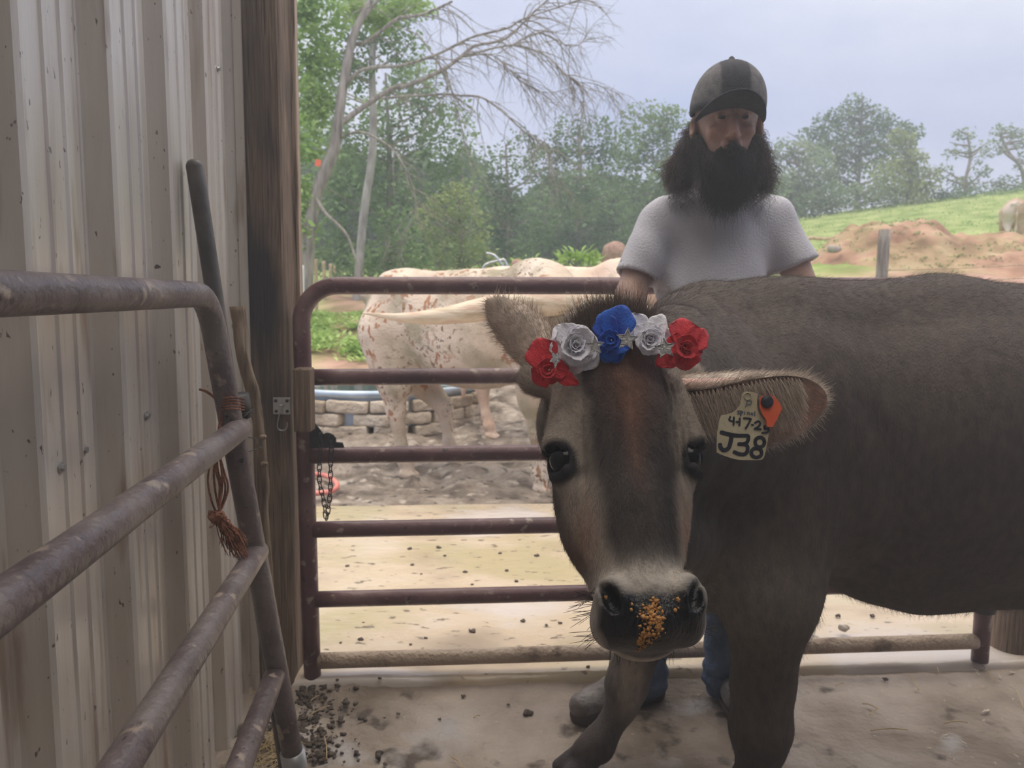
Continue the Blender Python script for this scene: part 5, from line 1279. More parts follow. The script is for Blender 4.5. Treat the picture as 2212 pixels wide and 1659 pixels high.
def leaves(puffs, size, dens, rs, flat=.5, droop=0., shell=.35):
    """puffs: (centre, (rx,ry,rz)); returns quads of small folded leaves spread through the outer part of each puff"""
    Cs = []; cl = []
    for c, r in puffs:
        r = np.asarray(r, float); n = int(dens*3.2*(r[0]*r[2]+r[0]*r[1]+r[1]*r[2])*4.2)
        d = rs.randn(n, 3); d /= np.linalg.norm(d, axis=1)[:, None]; rad = shell+(1.08-shell)*rs.rand(n, 1)**.7
        p = d*rad*r+c; lump_ = vnoise(p, 1.6/size*.12)+.6*vnoise(p+9, 3.6/size*.12)
        p = p+d*lump_[:, None]*r.mean()*.55
        keep = lump_+rs.rand(n)*.5 > -.30
        p = p[keep]; Cs.append(p); cl.append(.88+.25*rs.rand(len(p))+.25*lump_[keep])
    c = np.concatenate(Cs); k = np.concatenate(cl); n = len(c)
    a = rs.randn(n, 3); a[:, 2] = a[:, 2]*flat-droop; a /= np.linalg.norm(a, axis=1)[:, None]
    b = rs.randn(n, 3); b[:, 2] *= flat; b = b-a*(a*b).sum(1)[:, None]; b /= np.linalg.norm(b, axis=1)[:, None]
    s = size*.62*(.6+.8*rs.rand(n, 1)); L_ = a*s*.62; W_ = b*s*.30
    V = np.stack([c-L_, c+W_, c+L_, c-W_], 1).reshape(-1, 3); F = np.arange(4*n).reshape(n, 4)
    col = np.repeat(np.clip(k, .5, 1.6), 4)[:, None]*np.ones(3); return V, F, col
def trunk_mb(paths, m=None):
    m = m or MB()
    for pts, rs_ in paths:
        s = spline(pts, 6); r = np.interp(np.linspace(0, 1, len(s)), np.linspace(0, 1, len(rs_)), rs_); m.tube(s, r, 9 if r[0] > .02 else 5, cap=False)
    return m
def ground(p): return float(TH(p[0], p[1]))
def tree(label, d, puffs, mat, size, dens, trunk=None, barkm=None, seed=1, group=None, cat='tree', name='tree', droop=0., thick=.6, extra=None, branches=True, flat=.6):
    """puffs in picture terms: (px, py, r_px_x, r_px_y[, depth offset]); each becomes a real rounded mass of leaves at distance d"""
    rs = np.random.RandomState(seed); pf = []
    for q in puffs:
        dd = d+(q[4] if len(q) > 4 else 0); c = P(q[0], q[1], dd); rx, rz = q[2]/FPX*dd, q[3]/FPX*dd; pf.append((c, (rx, max(rx, rz)*thick, rz)))
    cen = np.mean([c for c, r in pf], 0); base = A3(cen[0], cen[1], 0)
    if trunk: base = P(trunk[0][0], trunk[0][1], d+(trunk[0][2] if len(trunk[0]) > 3 else 0)); base = A3(base[0], base[1], 0)
    base[2] = ground(base)
    t = thing(name, label, cat, base, group)
    V, F, col = leaves(pf, size, dens, rs, droop=droop, flat=flat)
    mk('crown' if cat == 'tree' else 'foliage', (V, F), mat, t, smooth=False, col=col)
    paths = []
    if trunk:
        pts = [P(x, y, d) for x, y, r in trunk]; rr = [r/FPX*d for x, y, r in trunk]
        pts[0][2] = min(pts[0][2], ground(pts[0])-.1); paths.append((pts, rr)); top = pts
    else:
        h = max(c[2]+r[2]*.3 for c, r in pf); pts = [base-A3(0, 0, .2), base+A3(.1, 0, (h-base[2])*.5), A3(cen[0], cen[1], h)]; w0 = .018*(h-base[2])+.02; paths.append((pts, [w0, w0*.7, w0*.25])); top = pts
    if branches:
        sp_ = spline(top, 6)
        for c, r in pf:
            for k in range(3):
                tgt = c+rs.randn(3)*np.asarray(r)*.45; zi = np.clip(tgt[2]-abs(tgt[0]-cen[0])*.5, sp_[0][2], sp_[-1][2]); s = sp_[np.argmin(abs(sp_[:, 2]-zi))]
                paths.append(([s, (s+tgt)/2+A3(0, 0, -.05*np.linalg.norm(tgt-s)), tgt], [.035*d/20, .02*d/20, .008*d/20]))
    mk('trunk', trunk_mb(paths), barkm or M_bark, t)
    if extra: extra(t, rs)
    return t
# left leafy tree leaning to the right, with bare limbs
DT = 14.
def bare(t, rs):
    def pth(l): return [P(x, y, DT+o) for x, y, o in l]
    big = [([(735, 267, 0), (790, 228, .2), (847, 192, .4), (883, 184, .5), (955, 152, .6), (995, 123, .7), (1028, 98, .8), (1093, 83, .9), (1150, 29, 1.0), (1194, -10, 1.1)], (10, 3)),
           ([(742, 188, 0), (785, 150, -.2), (861, 143, -.4), (941, 119, -.5), (1013, 83, -.6), (1096, 61, -.8), (1132, 40, -.9), (1252, 0, -1.2)], (7, 2)),
           ([(722, 320, 0), (749, 120, .3), (790, 92, .3), (825, 66, .2), (861, 40, .2), (912, 31, .3), (977, 3, .4)], (9, 4)),
           ([(825, 213, .3), (890, 206, .2), (1013, 206, .1), (1064, 224, 0), (1136, 286, 0), (1180, 325, .1), (1205, 398, .2)], (5, 1.2)),
           ([(735, 296, 0), (785, 286, -.4), (854, 329, -.6), (890, 398, -.6), (897, 452, -.5), (869, 506, -.4)], (5, 1)),
           ([(995, 123, .7), (1096, 99, .4), (1165, 112, .3), (1216, 155, .3), (1259, 202, .3), (1255, 240, .3)], (4, 1)),
           ([(1100, 100, .8), (1165, 72, 1), (1230, 100, 1.1), (1262, 85, 1.1), (1268, 40, 1.1)], (3, .8)),
           ([(1216, 155, .3), (1245, 177, .3), (1290, 182, .3), (1330, 199, .3)], (2, .8)),
           ([(1013, 120, .7), (1060, 118, .6), (1100, 150, .5), (1132, 180, .5), (1180, 200, .5), (1235, 190, .5)], (2.6, .8)),
           ([(680, 420, 0), (700, 455, -.3), (745, 505, -.5), (770, 560, -.5), (775, 600, -.5)], (6, 3)),
           ([(900, 70, .3), (960, 160, 0), (990, 250, 0), (1010, 330, 0), (1060, 420, 0)], (2.6, .7)),
           ([(775, 54, 0), (800, 20, 0), (830, -20, 0)], (7, 5))]
    m = MB(); seeds = []
    for l, (a, b) in big:
        s = spline(pth(l), 6); r = np.linspace(a, b, len(s))/FPX*DT*.62; m.tube(s, r, 8, cap=False)
        for i in range(3, len(s)):
            if l[0][0] > 660: seeds.append((s[i], s[i]-s[i-1], r[i]))
    mk('limb', m, M_bark, t, label='bare arching limbs') if False else None
    for k, (l, (a, b)) in enumerate(big):
        s = spline(pth(l), 6); r = np.linspace(a, b, len(s))/FPX*DT*.62; V, F = tube(s, r, 8, False); V += .03*vnoise(V, 3)[:, None]*A3(1, 0, 1); mk('limb', (V, F), M_bark, t)
    tw = MB()
    for p, d, r in seeds:
        if p[0] < -.9*DT/14*3.0: continue
        for j in range((2 if p[0] > -1.5 else 1) if rs.rand() < .62 else 0):
            L_ = .35+1.0*rs.rand(); dr = unit(unit(d)*.8+A3(rs.randn()*.8, rs.randn()*.6, -.35+rs.randn()*.5)); pts = [p]
            for q in range(5):
                dr = unit(dr+A3(.05, 0, -.16)+rs.randn(3)*.18); pts.append(pts[-1]+dr*L_/5)
            tw.tube(spline(pts, 2), np.linspace(min(r, .011), .0028, 11), 4, cap=False)
            for q in range(1, 5):
                for z in range(1):
                    d2 = unit(dr+rs.randn(3)*.7); tw.tube([pts[q], pts[q]+d2*.12+A3(0, 0, .01), pts[q]+d2*(.22+.2*rs.rand())+A3(0, 0, -.03)], [.004, .003, .002], 3, cap=False)
    o = mk('twigs', tw, M_bark, t); o['kind'] = 'stuff'
tree('tall leaning tree with bare arching limbs beside the timber post', DT,
     [(650, 90, 70, 80), (660, 200, 60, 70), (655, 300, 50, 60), (690, 235, 45, 40), (650, 420, 40, 50), (648, 500, 40, 40), (700, 30, 60, 40), (770, 20, 60, 30, .6), (690, 130, 40, 40), (640, 0, 60, 50), (820, 45, 50, 30, .8), (880, 15, 60, 25, .8)], M_leafl, .17, 60,
     trunk=[(655, 640, 15), (665, 540, 15), (680, 430, 14), (702, 372, 14), (722, 320, 13), (732, 250, 11), (742, 180, 10), (757, 100, 9), (775, 50, 8), (800, 0, 6)], seed=3, extra=bare, branches=False, thick=.8)
tree('slim grey-trunked tree between the leaning tree and the olive bush', 17, [(800, 60, 90, 60), (870, 110, 60, 50), (770, 150, 55, 60), (720, 130, 60, 60), (840, 20, 70, 40)], M_leafm, .16, 40,
     trunk=[(768, 620, 9), (785, 470, 9), (803, 343, 8.5), (806, 250, 8), (805, 108, 7), (830, 11, 5)], barkm=M_barkg, seed=5, thick=.7)
tree('dark green tree mass behind the slim grey trunk', 22, [(700, 330, 80, 110), (790, 330, 90, 100), (880, 260, 90, 90), (960, 290, 65, 80), (850, 420, 120, 110), (720, 480, 80, 100), (980, 400, 70, 90), (780, 560, 110, 50), (930, 540, 100, 60), (690, 200, 70, 80), (900, 180, 70, 50)], M_leafm, .22, 21, seed=7, thick=.8)
tree('small orange-berried olive bush in front of the dark trees', 19, [(985, 440, 50, 60), (1010, 500, 55, 60), (940, 480, 50, 60), (1035, 560, 50, 40), (970, 560, 60, 40)], M_leafo, .15, 42, seed=8, cat='bush', name='bush')
tree('low leafy bush at the foot of the slim grey trunk', 17.5, [(850, 500, 60, 50), (880, 560, 60, 40), (820, 570, 60, 35), (760, 590, 50, 30)], M_leafm, .15, 40, seed=9, cat='bush', name='bush')
tree('dark drooping tree left of the person shoulder', 26, [(1090, 420, 60, 60), (1130, 330, 45, 40), (1060, 360, 40, 40), (1130, 480, 80, 70), (1080, 560, 80, 40), (1060, 470, 50, 70)], M_leafd, .22, 22, seed=11)
tree('tall dark tree rising left of the person in the cap', 29, [(1220, 300, 50, 45), (1290, 300, 50, 45), (1240, 380, 80, 70), (1330, 360, 60, 60), (1180, 360, 50, 50), (1260, 480, 100, 80), (1180, 540, 80, 60), (1300, 560, 80, 50), (1250, 420, 60, 60, -2)], M_leafd, .24, 21, seed=12)
tree('bushy mid-green tree immediately left of the person in the cap', 31, [(1400, 270, 60, 50), (1440, 260, 50, 30), (1360, 330, 60, 50), (1450, 330, 60, 60), (1400, 420, 90, 80), (1460, 480, 90, 90), (1380, 540, 90, 60), (1500, 400, 60, 80), (1540, 330, 50, 60)], M_leafm, .24, 21, seed=13)
tree('dark tree hidden mostly behind the person', 32, [(1560, 420, 80, 80), (1600, 500, 90, 90), (1530, 500, 80, 90), (1640, 430, 60, 60)], M_leafd, .26, 19, seed=14)
DR = 40
tree('rounded pale tree just right of the person', DR, [(1690, 330, 35, 35), (1730, 330, 40, 30), (1760, 370, 45, 45), (1700, 400, 60, 50), (1770, 430, 60, 45), (1680, 460, 50, 40)], M_leafg, .28, 18, seed=15)
tree('tallest dark round-topped tree on the right skyline', DR+3, [(1850, 230, 35, 28), (1880, 260, 50, 35), (1800, 260, 45, 30), (1760, 300, 40, 35), (1830, 310, 75, 50), (1920, 300, 60, 45), (1960, 290, 40, 30), (1850, 380, 90, 60), (1780, 350, 50, 50), (1940, 360, 50, 50)], M_leafd, .30, 15, seed=16)
tree('yellow-green willow-like tree in front of the tallest tree', DR-3, [(1950, 310, 38, 35), (1970, 350, 48, 45), (1930, 380, 45, 45), (2000, 390, 40, 40), (1960, 420, 55, 35)], M_leafo, .26, 20, seed=17, droop=.6)
tree('open thin tree with sky showing through its branches', DR-1, [(2080, 290, 26, 18), (2060, 330, 26, 20), (2110, 330, 28, 20), (2040, 370, 26, 20), (2120, 370, 26, 20), (2090, 400, 45, 20)], M_leafg, .24, 14,
     trunk=[(2085, 452, 4), (2086, 390, 3.5), (2096, 340, 3), (2090, 290, 2)], seed=18)
tree('arching sparse tree at the right edge of the skyline', DR-1, [(2170, 285, 32, 18), (2205, 300, 30, 20), (2150, 320, 26, 18), (2220, 350, 30, 28), (2170, 400, 45, 22), (2240, 290, 30, 25), (2260, 370, 40, 40)], M_leafg, .24, 15,
     trunk=[(2215, 440, 4), (2208, 370, 3.5), (2180, 330, 3), (2160, 290, 2)], seed=19)
for i, (pf, mt, lb) in enumerate((([(1755, 445, 45, 28), (1790, 425, 40, 28)], M_leafd, 'dark low bush right of the person shoulder, left end of the hill bushes'), ([(1850, 430, 45, 28), (1890, 420, 35, 30), (1820, 450, 35, 20)], M_leafg, 'wide grey-green bush under the tallest tree'),
        ([(1985, 410, 38, 22), (1955, 425, 30, 18)], M_leafo, 'yellow-green bush on the hill edge under the willow-like tree'), ([(2060, 425, 50, 18), (2120, 425, 45, 15), (2030, 430, 25, 16)], M_leafd, 'flat dark hedge under the open thin tree'), ([(2180, 420, 50, 18), (2250, 410, 50, 22)], M_leafm, 'green hedge at the right end of the hill edge'))):
    tree(lb, 37, pf, mt, .24, 21, seed=30+i, cat='bush', name='bush')
# deep woods behind everything
rs = np.random.RandomState(50)
pf = []
for px in range(160, 1720, 48):
    for py in (590, 520, 450, 385)[:4 if px < 1010 else 3]: pf.append((P(px+rs.randn()*10, py+rs.randn()*12, 42+rs.rand()*3), (1.8, 1.4, 1.6)))
V, F, col = leaves(pf, .8, 7, rs, shell=.1)
o = mk('woods', (V, F), M_leafd, None, smooth=False, col=col); rebase(o); tag(o, 'dense dark woods filling the gaps behind the nearer trees', 'woods', kind='stuff')
# orange tag nailed to the leaning tree
c = P(687, 352, 13.6); o = flatshade(mk('orange_marker', MB().box(c, (.05, .006, .06), rotm((0, 1, 0), .3), bev=.002), M_org), 40); rebase(o, c); tag(o, 'small orange marker plate fixed to the leaning tree trunk', 'marker')

# ================================================================== fence posts, mound, trough and small things outside
M_postw = MAT('sawn_fence_wood', [(.38, .26, .15), (.56, .42, .27), (.66, .54, .38)], scale=10, stretch=(4, 4, .4), rough=.9, bump=1, bscale=20)
M_postg = MAT('old_grey_post', [(.17, .14, .11), (.30, .26, .21), (.42, .38, .32)], scale=8, stretch=(3, 3, .4), rough=.9, bump=1.5)
M_whitep = MAT('whitewashed_post', [(.55, .56, .56), (.75, .77, .78)], scale=8, stretch=(3, 3, .4), rough=.85)
def fpost(px, top, w_, d, mat, label, group=None):
    a = P(px, top, d); g = ground(a); r = w_/2/FPX*d
    V, F = tube([A3(a[0], a[1], z) for z in np.linspace(g-.15, a[2], 14)], r, 12); V += .012*vnoise(V, 9)[:, None]
    o = rebase(mk('fence_post', (V, F), mat)); return tag(o, label, 'fence post', group)
fpost(651, 573, 11, 12.5, M_whitep, 'whitish fence post right beside the timber barn post')
for px, top, w_, d in ((682, 560, 8, 15), (699, 564, 7.5, 17), (714, 570, 7, 19.5), (722, 574, 5, 21), (729, 574, 4.5, 22.5), (734, 578, 4.5, 24)):
    fpost(px, top, w_, d, M_postw, {682: 'tallest, nearest yellow-brown fence post of the receding row at far left', 699: 'second nearest yellow-brown fence post of the receding row', 714: 'third nearest yellow-brown fence post of the receding row', 722: 'third farthest thin fence post of the receding row', 729: 'second farthest thin fence post of the receding row', 734: 'farthest thin fence post at the right end of the receding row'}[px], 'row of far wooden fence posts')
pw = fpost(1911, 496, 24, 8.0, M_postg, 'thick grey weathered fence post in front of the dirt mound')
wa = P(1911, 585, 8.0)
for py, py2, lb in ((584, 553, 'upper thin fence wire running right from the thick grey post'), (608, 586, 'lower thin fence wire running right from the thick grey post')):
    a = P(1911, py, 8.0); b = P(2420, py2, 8.0); s = np.array([a+(b-a)*t-A3(0, 0, .03*math.sin(math.pi*t)) for t in np.linspace(0, 1, 14)])
    o = rebase(mk('fence_wire', tube(s, .006, 6), M_postw)); tag(o, lb, 'wire')
# dirt mound
M_dirt = MAT('red_brown_dirt', [(.24, .13, .08), (.42, .25, .165), (.54, .36, .25)], scale=1.8, rough=.95, bump=3, bscale=4, detail=10, attr='Col')
c0 = P(1960, 560, 13.); xs = np.linspace(-3.6, 5.4, 190); ys = np.linspace(-2.6, 4.2, 130); X, Y = np.meshgrid(xs, ys, indexing='ij')
pkz = P(1925, 468, 13.6)[2]-float(TH(P(1925, 468, 13.6)[0], P(1925, 468, 13.6)[1])); pk2 = P(2120, 500, 13.2)[2]-float(TH(P(2120, 500, 13.2)[0], P(2120, 500, 13.2)[1]))
u1 = P(1925, 468, 13.6)-c0; u2 = P(2110, 510, 13.2)-c0
def bump_(x, y, cx, cy, rx, ry): return np.maximum(0, 1-np.sqrt(((x-cx)/rx)**2+((y-cy)/ry)**2))
hgt = np.maximum(pkz*1.0*sm(0, .85, bump_(X, Y, u1[0], u1[1], 2.0, 2.4)), max(.3, pk2)*sm(0, .8, bump_(X, Y, u2[0], u2[1], 2.9, 2.6)))
p3 = np.stack([X+c0[0], Y+c0[1], hgt], -1); Z = TH(X+c0[0], Y+c0[1])-.12+hgt+(.16*vnoise(p3, 1.7)+.12*vnoise(p3, 4.5)+.12*vnoise(p3, 9))*np.clip(hgt*2, .2, 1)
gm = sm(.02, .16, vnoise(p3+3, 1.3)+.5*vnoise(p3, 5))*.3
col = (1-gm[..., None])*A3(1, 1, 1)+gm[..., None]*A3(.75, 1.35, .8)
mo = mk('dirt_mound', gridmesh(X+c0[0], Y+c0[1], Z), M_dirt, col=col.reshape(-1, 3)); rebase(mo); tag(mo, 'red-brown dirt mound with green weeds on the hillside right of the person', 'mound')
from mathutils.bvhtree import BVHTree
def on_mound(x, y):
    i = np.clip((x-c0[0]+3.6)/9*189, 0, 189).astype(int); j = np.clip((y-c0[1]+2.6)/6.8*129, 0, 129).astype(int); return Z[i, j]
# weeds: clumps of blades / leaves
def weed(ctrs, name, label, size, n, mat, kind='stuff', cat='weeds', seed=1, up=.7):
    rs = np.random.RandomState(seed); Vs, Fs, Cs = [], [], []; k = 0
    for c in ctrs:
        for i in range(n):
            a = rs.rand()*6.3; L_ = size*(.5+rs.rand()); b = c+A3(rs.randn()*size*.8, rs.randn()*size*.8, 0); d = unit(A3(math.cos(a), math.sin(a), up*(.4+rs.rand()))); s = unit(np.cross(d, (0, 0, 1)))*L_*.16
            Vs.append([b-s*.3, b+d*L_*.5+s, b+d*L_-A3(0, 0, L_*.15), b+d*L_*.5-s]); Cs += [.8+.5*rs.rand()]*4; Fs.append((k, k+1, k+2, k+3)); k += 4
    V = np.array(Vs).reshape(-1, 3); o = mk(name, (V, np.array(Fs)), mat, smooth=False, col=np.array(Cs)[:, None]*np.ones(3)); rebase(o); return tag(o, label, cat, kind=kind)
rs = np.random.RandomState(77)
cs = []
for i in range(240):
    px, py = (690+rs.randn()*15+(720-640)*.0, 640+rs.rand()*85) if i % 3 else ((772+rs.randn()*12, 645+rs.rand()*45) if i % 2 else (772+rs.randn()*8, 725+rs.randn()*9))
    d = 15-(py-640)/125*6; q = P(px, py, d); q[2] = ground(q)+.02; cs.append(q)
weed(cs, 'weeds', 'green leafy weeds along the muddy path at far left behind the gate', .14, 16, M_leafl, seed=2)
cs = []
for i in range(1500):
    x, y = c0[0]-3+rs.rand()*8, c0[1]-2.3+rs.rand()*5; 
    if vnoise(A3(x+3, y+3, 3), 1.3)+.4*vnoise(A3(x, y, 1), 4) > .03: cs.append(A3(x, y, float(on_mound(np.array(x), np.array(y)))))
weed(cs, 'weeds', 'scattered green weeds growing on the dirt mound', .055, 12, M_leafm, seed=3)
cs = []
for i in range(5200):
    x, y = -8+rs.rand()*38, 10+rs.rand()**.8*28
    if x*1640/y < 300 and x > -1: continue
    if mudf(np.array(x), np.array(y)) > .3: continue
    cs.append(A3(x, y, float(TH(x, y))+.08*0+.10))
weed(cs, 'grass_tufts', 'short grass tufts over the sloping green pasture', .10, 5, M_leafl, seed=4, cat='grass', up=1.6)
for px, py, n, s_, lb in ((1248, 549, 26, .30, 'bright green leafy plant behind the peach longhorn back'), (1118, 560, 18, .22, 'small bright green plant beside the bent grey pipes')):
    q = P(px, py+40, 12.); q2 = P(px, py, 12.)
    cs = [q2+A3((k-3)*.09, 0, -.1+.05*math.sin(k*3)) for k in range(7)]
    o = thing('leafy_plant', lb, 'plant', A3(q2[0], q2[1], ground(q2))); 
    rs2 = np.random.RandomState(int(px)); V = []; F = []
    for k_ in range(n*3):
        a = rs2.rand()*6.3; b = cs[rs2.randint(7)]+rs2.randn(3)*.05; d = unit(A3(math.cos(a), math.sin(a), .5+rs2.rand())); L_ = s_*(.5+.5*rs2.rand()); sd = unit(np.cross(d, (0, 0, 1)))*L_*.14
        V += [b, b+d*L_*.5+sd, b+d*L_-A3(0, 0, .05), b+d*L_*.5-sd]; F.append(tuple(range(len(V)-4, len(V))))
    mk('foliage', (np.array(V), np.array(F)), M_leafl, o, smooth=False, col=np.ones((len(V), 3)))
    mk('stem', trunk_mb([([A3(q2[0]+dx, q2[1], ground(q2)-.05), c_], [.02, .008]) for dx, c_ in ((-.1, cs[1]), (0, cs[3]), (.1, cs[5]))]), M_bark, o)
# bent pipes of a hay feeder, hay heaps
hf = thing('hay_feeder', 'bent pale grey feeder pipes showing above the longhorn back', 'hay feeder', A3(P(1065, 600, 9.5)[0], 9.5, ground(P(1065, 600, 9.5))))
for pts in ([(1040, 600), (1048, 573), (1080, 563), (1090, 562)], [(1050, 547), (1068, 552), (1080, 566), (1094, 584)], [(1088, 600), (1096, 578), (1088, 561), (1080, 566)], [(1040, 600), (1041, 640), (1042, 680), (1042, 740)], [(1094, 584), (1098, 640), (1098, 740)]):
    mk('pipe', MB().tube(spline([P(x, y, 9.5) for x, y in pts], 5), .018, 10), M_galv, hf)
M_hay = MAT('reddish_hay', [(.36, .20, .15), (.52, .36, .28)], scale=20, rough=.95, bump=2, bscale=60)
for px, py, r, d, lb in ((1117, 572, 12, 9, 'reddish lump beside the small bright green plant'), (1328, 548, 26, 14, 'larger round brownish hay heap next to the person sleeve'), (1352, 551, 18, 14.5, 'smaller brownish hay heap half hidden by the person sleeve'), (920, 590, 10, 7.6, 'small reddish lump above the speckled longhorn rump')):
    c = P(px, py, d); rr = r/FPX*d; g = ground(c); V, F = SDF().E(c, (rr, rr, rr*.9), k=.01).C(c, A3(c[0], c[1], g), rr*.9, rr*1.3, k=rr*.5).mesh(np.arange(c[0]-rr*2.2, c[0]+rr*2.2, rr/7), np.arange(c[1]-rr*2.2, c[1]+rr*2.2, rr/7), np.arange(g-.1, c[2]+rr*1.6, rr/7+.01), newton=1, extra=lambda p, q: q+.03*vnoise(p, 14))
    o = rebase(mk('hay_heap', (V, F), M_hay)); tag(o, lb, 'heap')
# pale branch and stones on the pasture
s = [P(x, y, 16.5) for x, y in ((1738, 522), (1752, 514), (1772, 516), (1795, 515), (1814, 506))]
for q in s: q[2] = max(q[2], ground(q)+.05)
o = rebase(mk('fallen_branch', tube(spline(s, 5), np.linspace(.05, .025, 21), 10), M_postw)); tag(o, 'pale curved fallen branch lying on the grass beside the person elbow', 'branch')
def rock(c, r, mat, label, name='stone', cat='stone', seed=0, sq=(1, .8, .55), group=None):
    g = np.linspace(-1.5, 1.5, 15); V, F = SDF().E((0, 0, 0), sq, k=.01).mesh(g, g, g, newton=2, extra=lambda p, d: d+.35*vnoise(p+seed, 1.6)); V = V*r+c; o = rebase(mk(name, (V, F), mat)); return tag(o, label, cat, group)
M_stone = MAT('stone', [(.30, .26, .22), (.46, .41, .35)], scale=12, rough=.9, bump=1, bscale=30)
c = P(1801, 538, 13.); c[2] = max(c[2], ground(c)+.05); rock(c, .13, M_stone, 'flat pinkish stone on the grass left of the dirt mound')
c = PZ(1822, 1356, .055); rock(c, .022, M_stone, 'small rounded stone on the wet concrete under the cow belly')
# round stock trough walled with blocks
M_block = MAT('landscape_block', [(.34, .27, .19), (.55, .46, .35), (.64, .56, .45)], scale=3.5, rough=.9, bump=3, bscale=22, detail=10)
M_tank = MAT('tank_metal', [(.30, .38, .46), (.52, .60, .68)], scale=6, rough=.4, metal=.5)
tcn = PY(815, 700, 7.6); tcn[2] = ground(tcn); Rt = 1.02; zt_ = PY(760, 852, 6.58)[2]
tr = thing('stock_trough', 'round water trough with a wall of tan landscape blocks behind the speckled longhorn', 'trough', tcn)
rs = np.random.RandomState(4); nr_ = 3; bh = (zt_-.06-0)/nr_
for rI in range(nr_):
    for k in range(13):
        a = math.pi+.1+ (k+.5*(rI % 2)+rs.randn()*.04)*(math.pi*2/18); c = tcn+A3(Rt*math.cos(a), Rt*math.sin(a), 0); c[2] = bh*(rI+.5)+.01+.006*rs.randn()
        rt = rotm((0, 0, 1), a+math.pi/2+rs.randn()*.05)@rotm((0, 1, 0), rs.randn()*.03)
        hw = .165+.012*rs.randn(); S2 = SDF().B((0, 0, 0), (hw, .085, bh*.47), rr=.018); V, F = S2.mesh(np.arange(-.22, .22, .018), np.arange(-.12, .12, .018), np.arange(-.15, .15, .018), newton=2, extra=lambda p, d: d+.012*vnoise(p+rI*3+k, 14))
        mk('block', (V@rt.T+c, F), M_block, tr)
a = np.linspace(0, 2*math.pi, 60, endpoint=False)
mk('rim', MB().tube([tcn+A3((Rt+.02)*math.cos(t), (Rt+.02)*math.sin(t), zt_-tcn[2]) for t in a], .035, 12, closed=True), M_tank, tr, label='blue-grey metal rim')
V = [tcn+A3(Rt*math.cos(t), Rt*math.sin(t), z-tcn[2]) for z in (zt_, .1) for t in a]; mk('tank', (np.array(V)-A3(0, 0, 0)+A3(0, 0, 0), [(i, (i+1) % 60, 60+(i+1) % 60, 60+i) for i in range(60)]), M_tank, tr)
M_water = MAT('trough_water', [(.05, .07, .08), (.08, .10, .11)], rough=.06)
mk('water', (np.array([tcn+A3(Rt*.98*math.cos(t), Rt*.98*math.sin(t), zt_-.05-tcn[2]) for t in a]), [tuple(range(60))]), M_water, tr)
# coiled red hose on the mud
M_hose = MAT('salmon_hose', [(.60, .17, .14), (.75, .27, .22)], scale=10, rough=.5)
s = [PZ(x, y, .06) for x, y in ((640, 1018), (680, 1024), (705, 1028), (724, 1040), (728, 1052), (712, 1062), (680, 1066), (640, 1070))]
o = rebase(mk('hose', tube(spline(s, 6), .016, 10), M_hose)); tag(o, 'salmon-red hose loop lying on the mud behind the gate chain', 'hose')

# ================================================================== litter on the floor and yard
M_chip = MAT('pale_wood_chip', [(.50, .42, .32), (.74, .68, .58)], scale=60, rough=.8)
M_clod = MAT('dark_manure', [(.07, .052, .04), (.15, .115, .09)], scale=30, rough=.8, bump=1, bscale=80)
rs = np.random.RandomState(21)
spots = [(2042, 1588, 17), (2082, 1604, 16), (2008, 1616, 12), (2108, 1448, 14), (2112, 1455, 10), (2185, 1452, 20), (2160, 1462, 14), (2158, 1470, 10), (2095, 1481, 8), (2124, 1482, 10), (2184, 1480, 8), (1905, 1492, 8), (1763, 1473, 5), (1737, 1549, 8), (2040, 1513, 6), (2115, 1507, 6),
         (2130, 1535, 22), (2124, 1537, 10), (2124, 1556, 10), (2165, 1553, 9), (2060, 1640, 9), (2100, 1636, 11), (2150, 1648, 9), (2196, 1633, 12), (2202, 1650, 10), (1978, 1488, 10), (1876, 1525, 12), (1500, 1470, 6), (1186, 1485, 5), (1072, 1560, 7), (1509, 1501, 10), (973, 1495, 4), (1010, 1570, 6), (1170, 1580, 5), (1740, 1520, 6), (1960, 1530, 6), (2188, 1510, 7), (1930, 1640, 7), (1850, 1600, 5), (1460, 1640, 5)]
chips = []
S3 = SDF().E((0, 0, 0), (1, .45, .12)); g = np.linspace(-1.2, 1.2, 13); cV, cF_ = S3.mesh(g, g, np.linspace(-.3, .3, 7), newton=1, extra=lambda p, d: d+.3*vnoise(p, 1.8))
me0 = None
for i, (px, py, w_) in enumerate(spots):
    c = PZ(px, py, 0.006); r = w_/2/FPX*c[1]*1.02
    if me0 is None:
        o = mk('wood_chip', (cV, cF_), M_chip); me0 = o
    else:
        o = me0.copy(); COL.objects.link(o)
    o.location = [float(v) for v in c]; o.scale = (r, r*(.7+.6*rs.rand()), r*1.2); o.rotation_euler = (rs.randn()*.2, rs.randn()*.2, rs.rand()*3.1)
    zn = 'beside the gate hinge' if px > 2050 and py < 1520 else 'at the far right of the floor' if px > 2090 else 'in front of the lower right floor corner' if px > 1990 and py > 1560 else 'under the cow belly' if px > 1720 else 'near the boots' if px > 1400 else 'left of the front boot'
    big = 'largest ' if w_ > 18 else 'small ' if w_ < 9 else ''
    tag(o, big+'pale wood chip on the brown barn floor '+zn, 'wood chip', 'wood chips '+zn)
straws = [((2095, 1405), (2150, 1475)), ((1862, 1520), (1895, 1530)), ((1878, 1545), (1898, 1530)), ((2195, 1490), (2212, 1535)), ((1806, 1482), (1822, 1476)), ((2020, 1435), (2028, 1455)), ((660, 1550), (712, 1524)), ((975, 1635), (1000, 1659)), ((670, 1515), (690, 1502)), ((1022, 1551), (1036, 1546)), ((700, 1590), (706, 1640)), ((1965, 1460), (1985, 1490)), ((1880, 1578), (1960, 1576)), ((560, 1655), (590, 1630)), ((2040, 1562), (2090, 1560))]
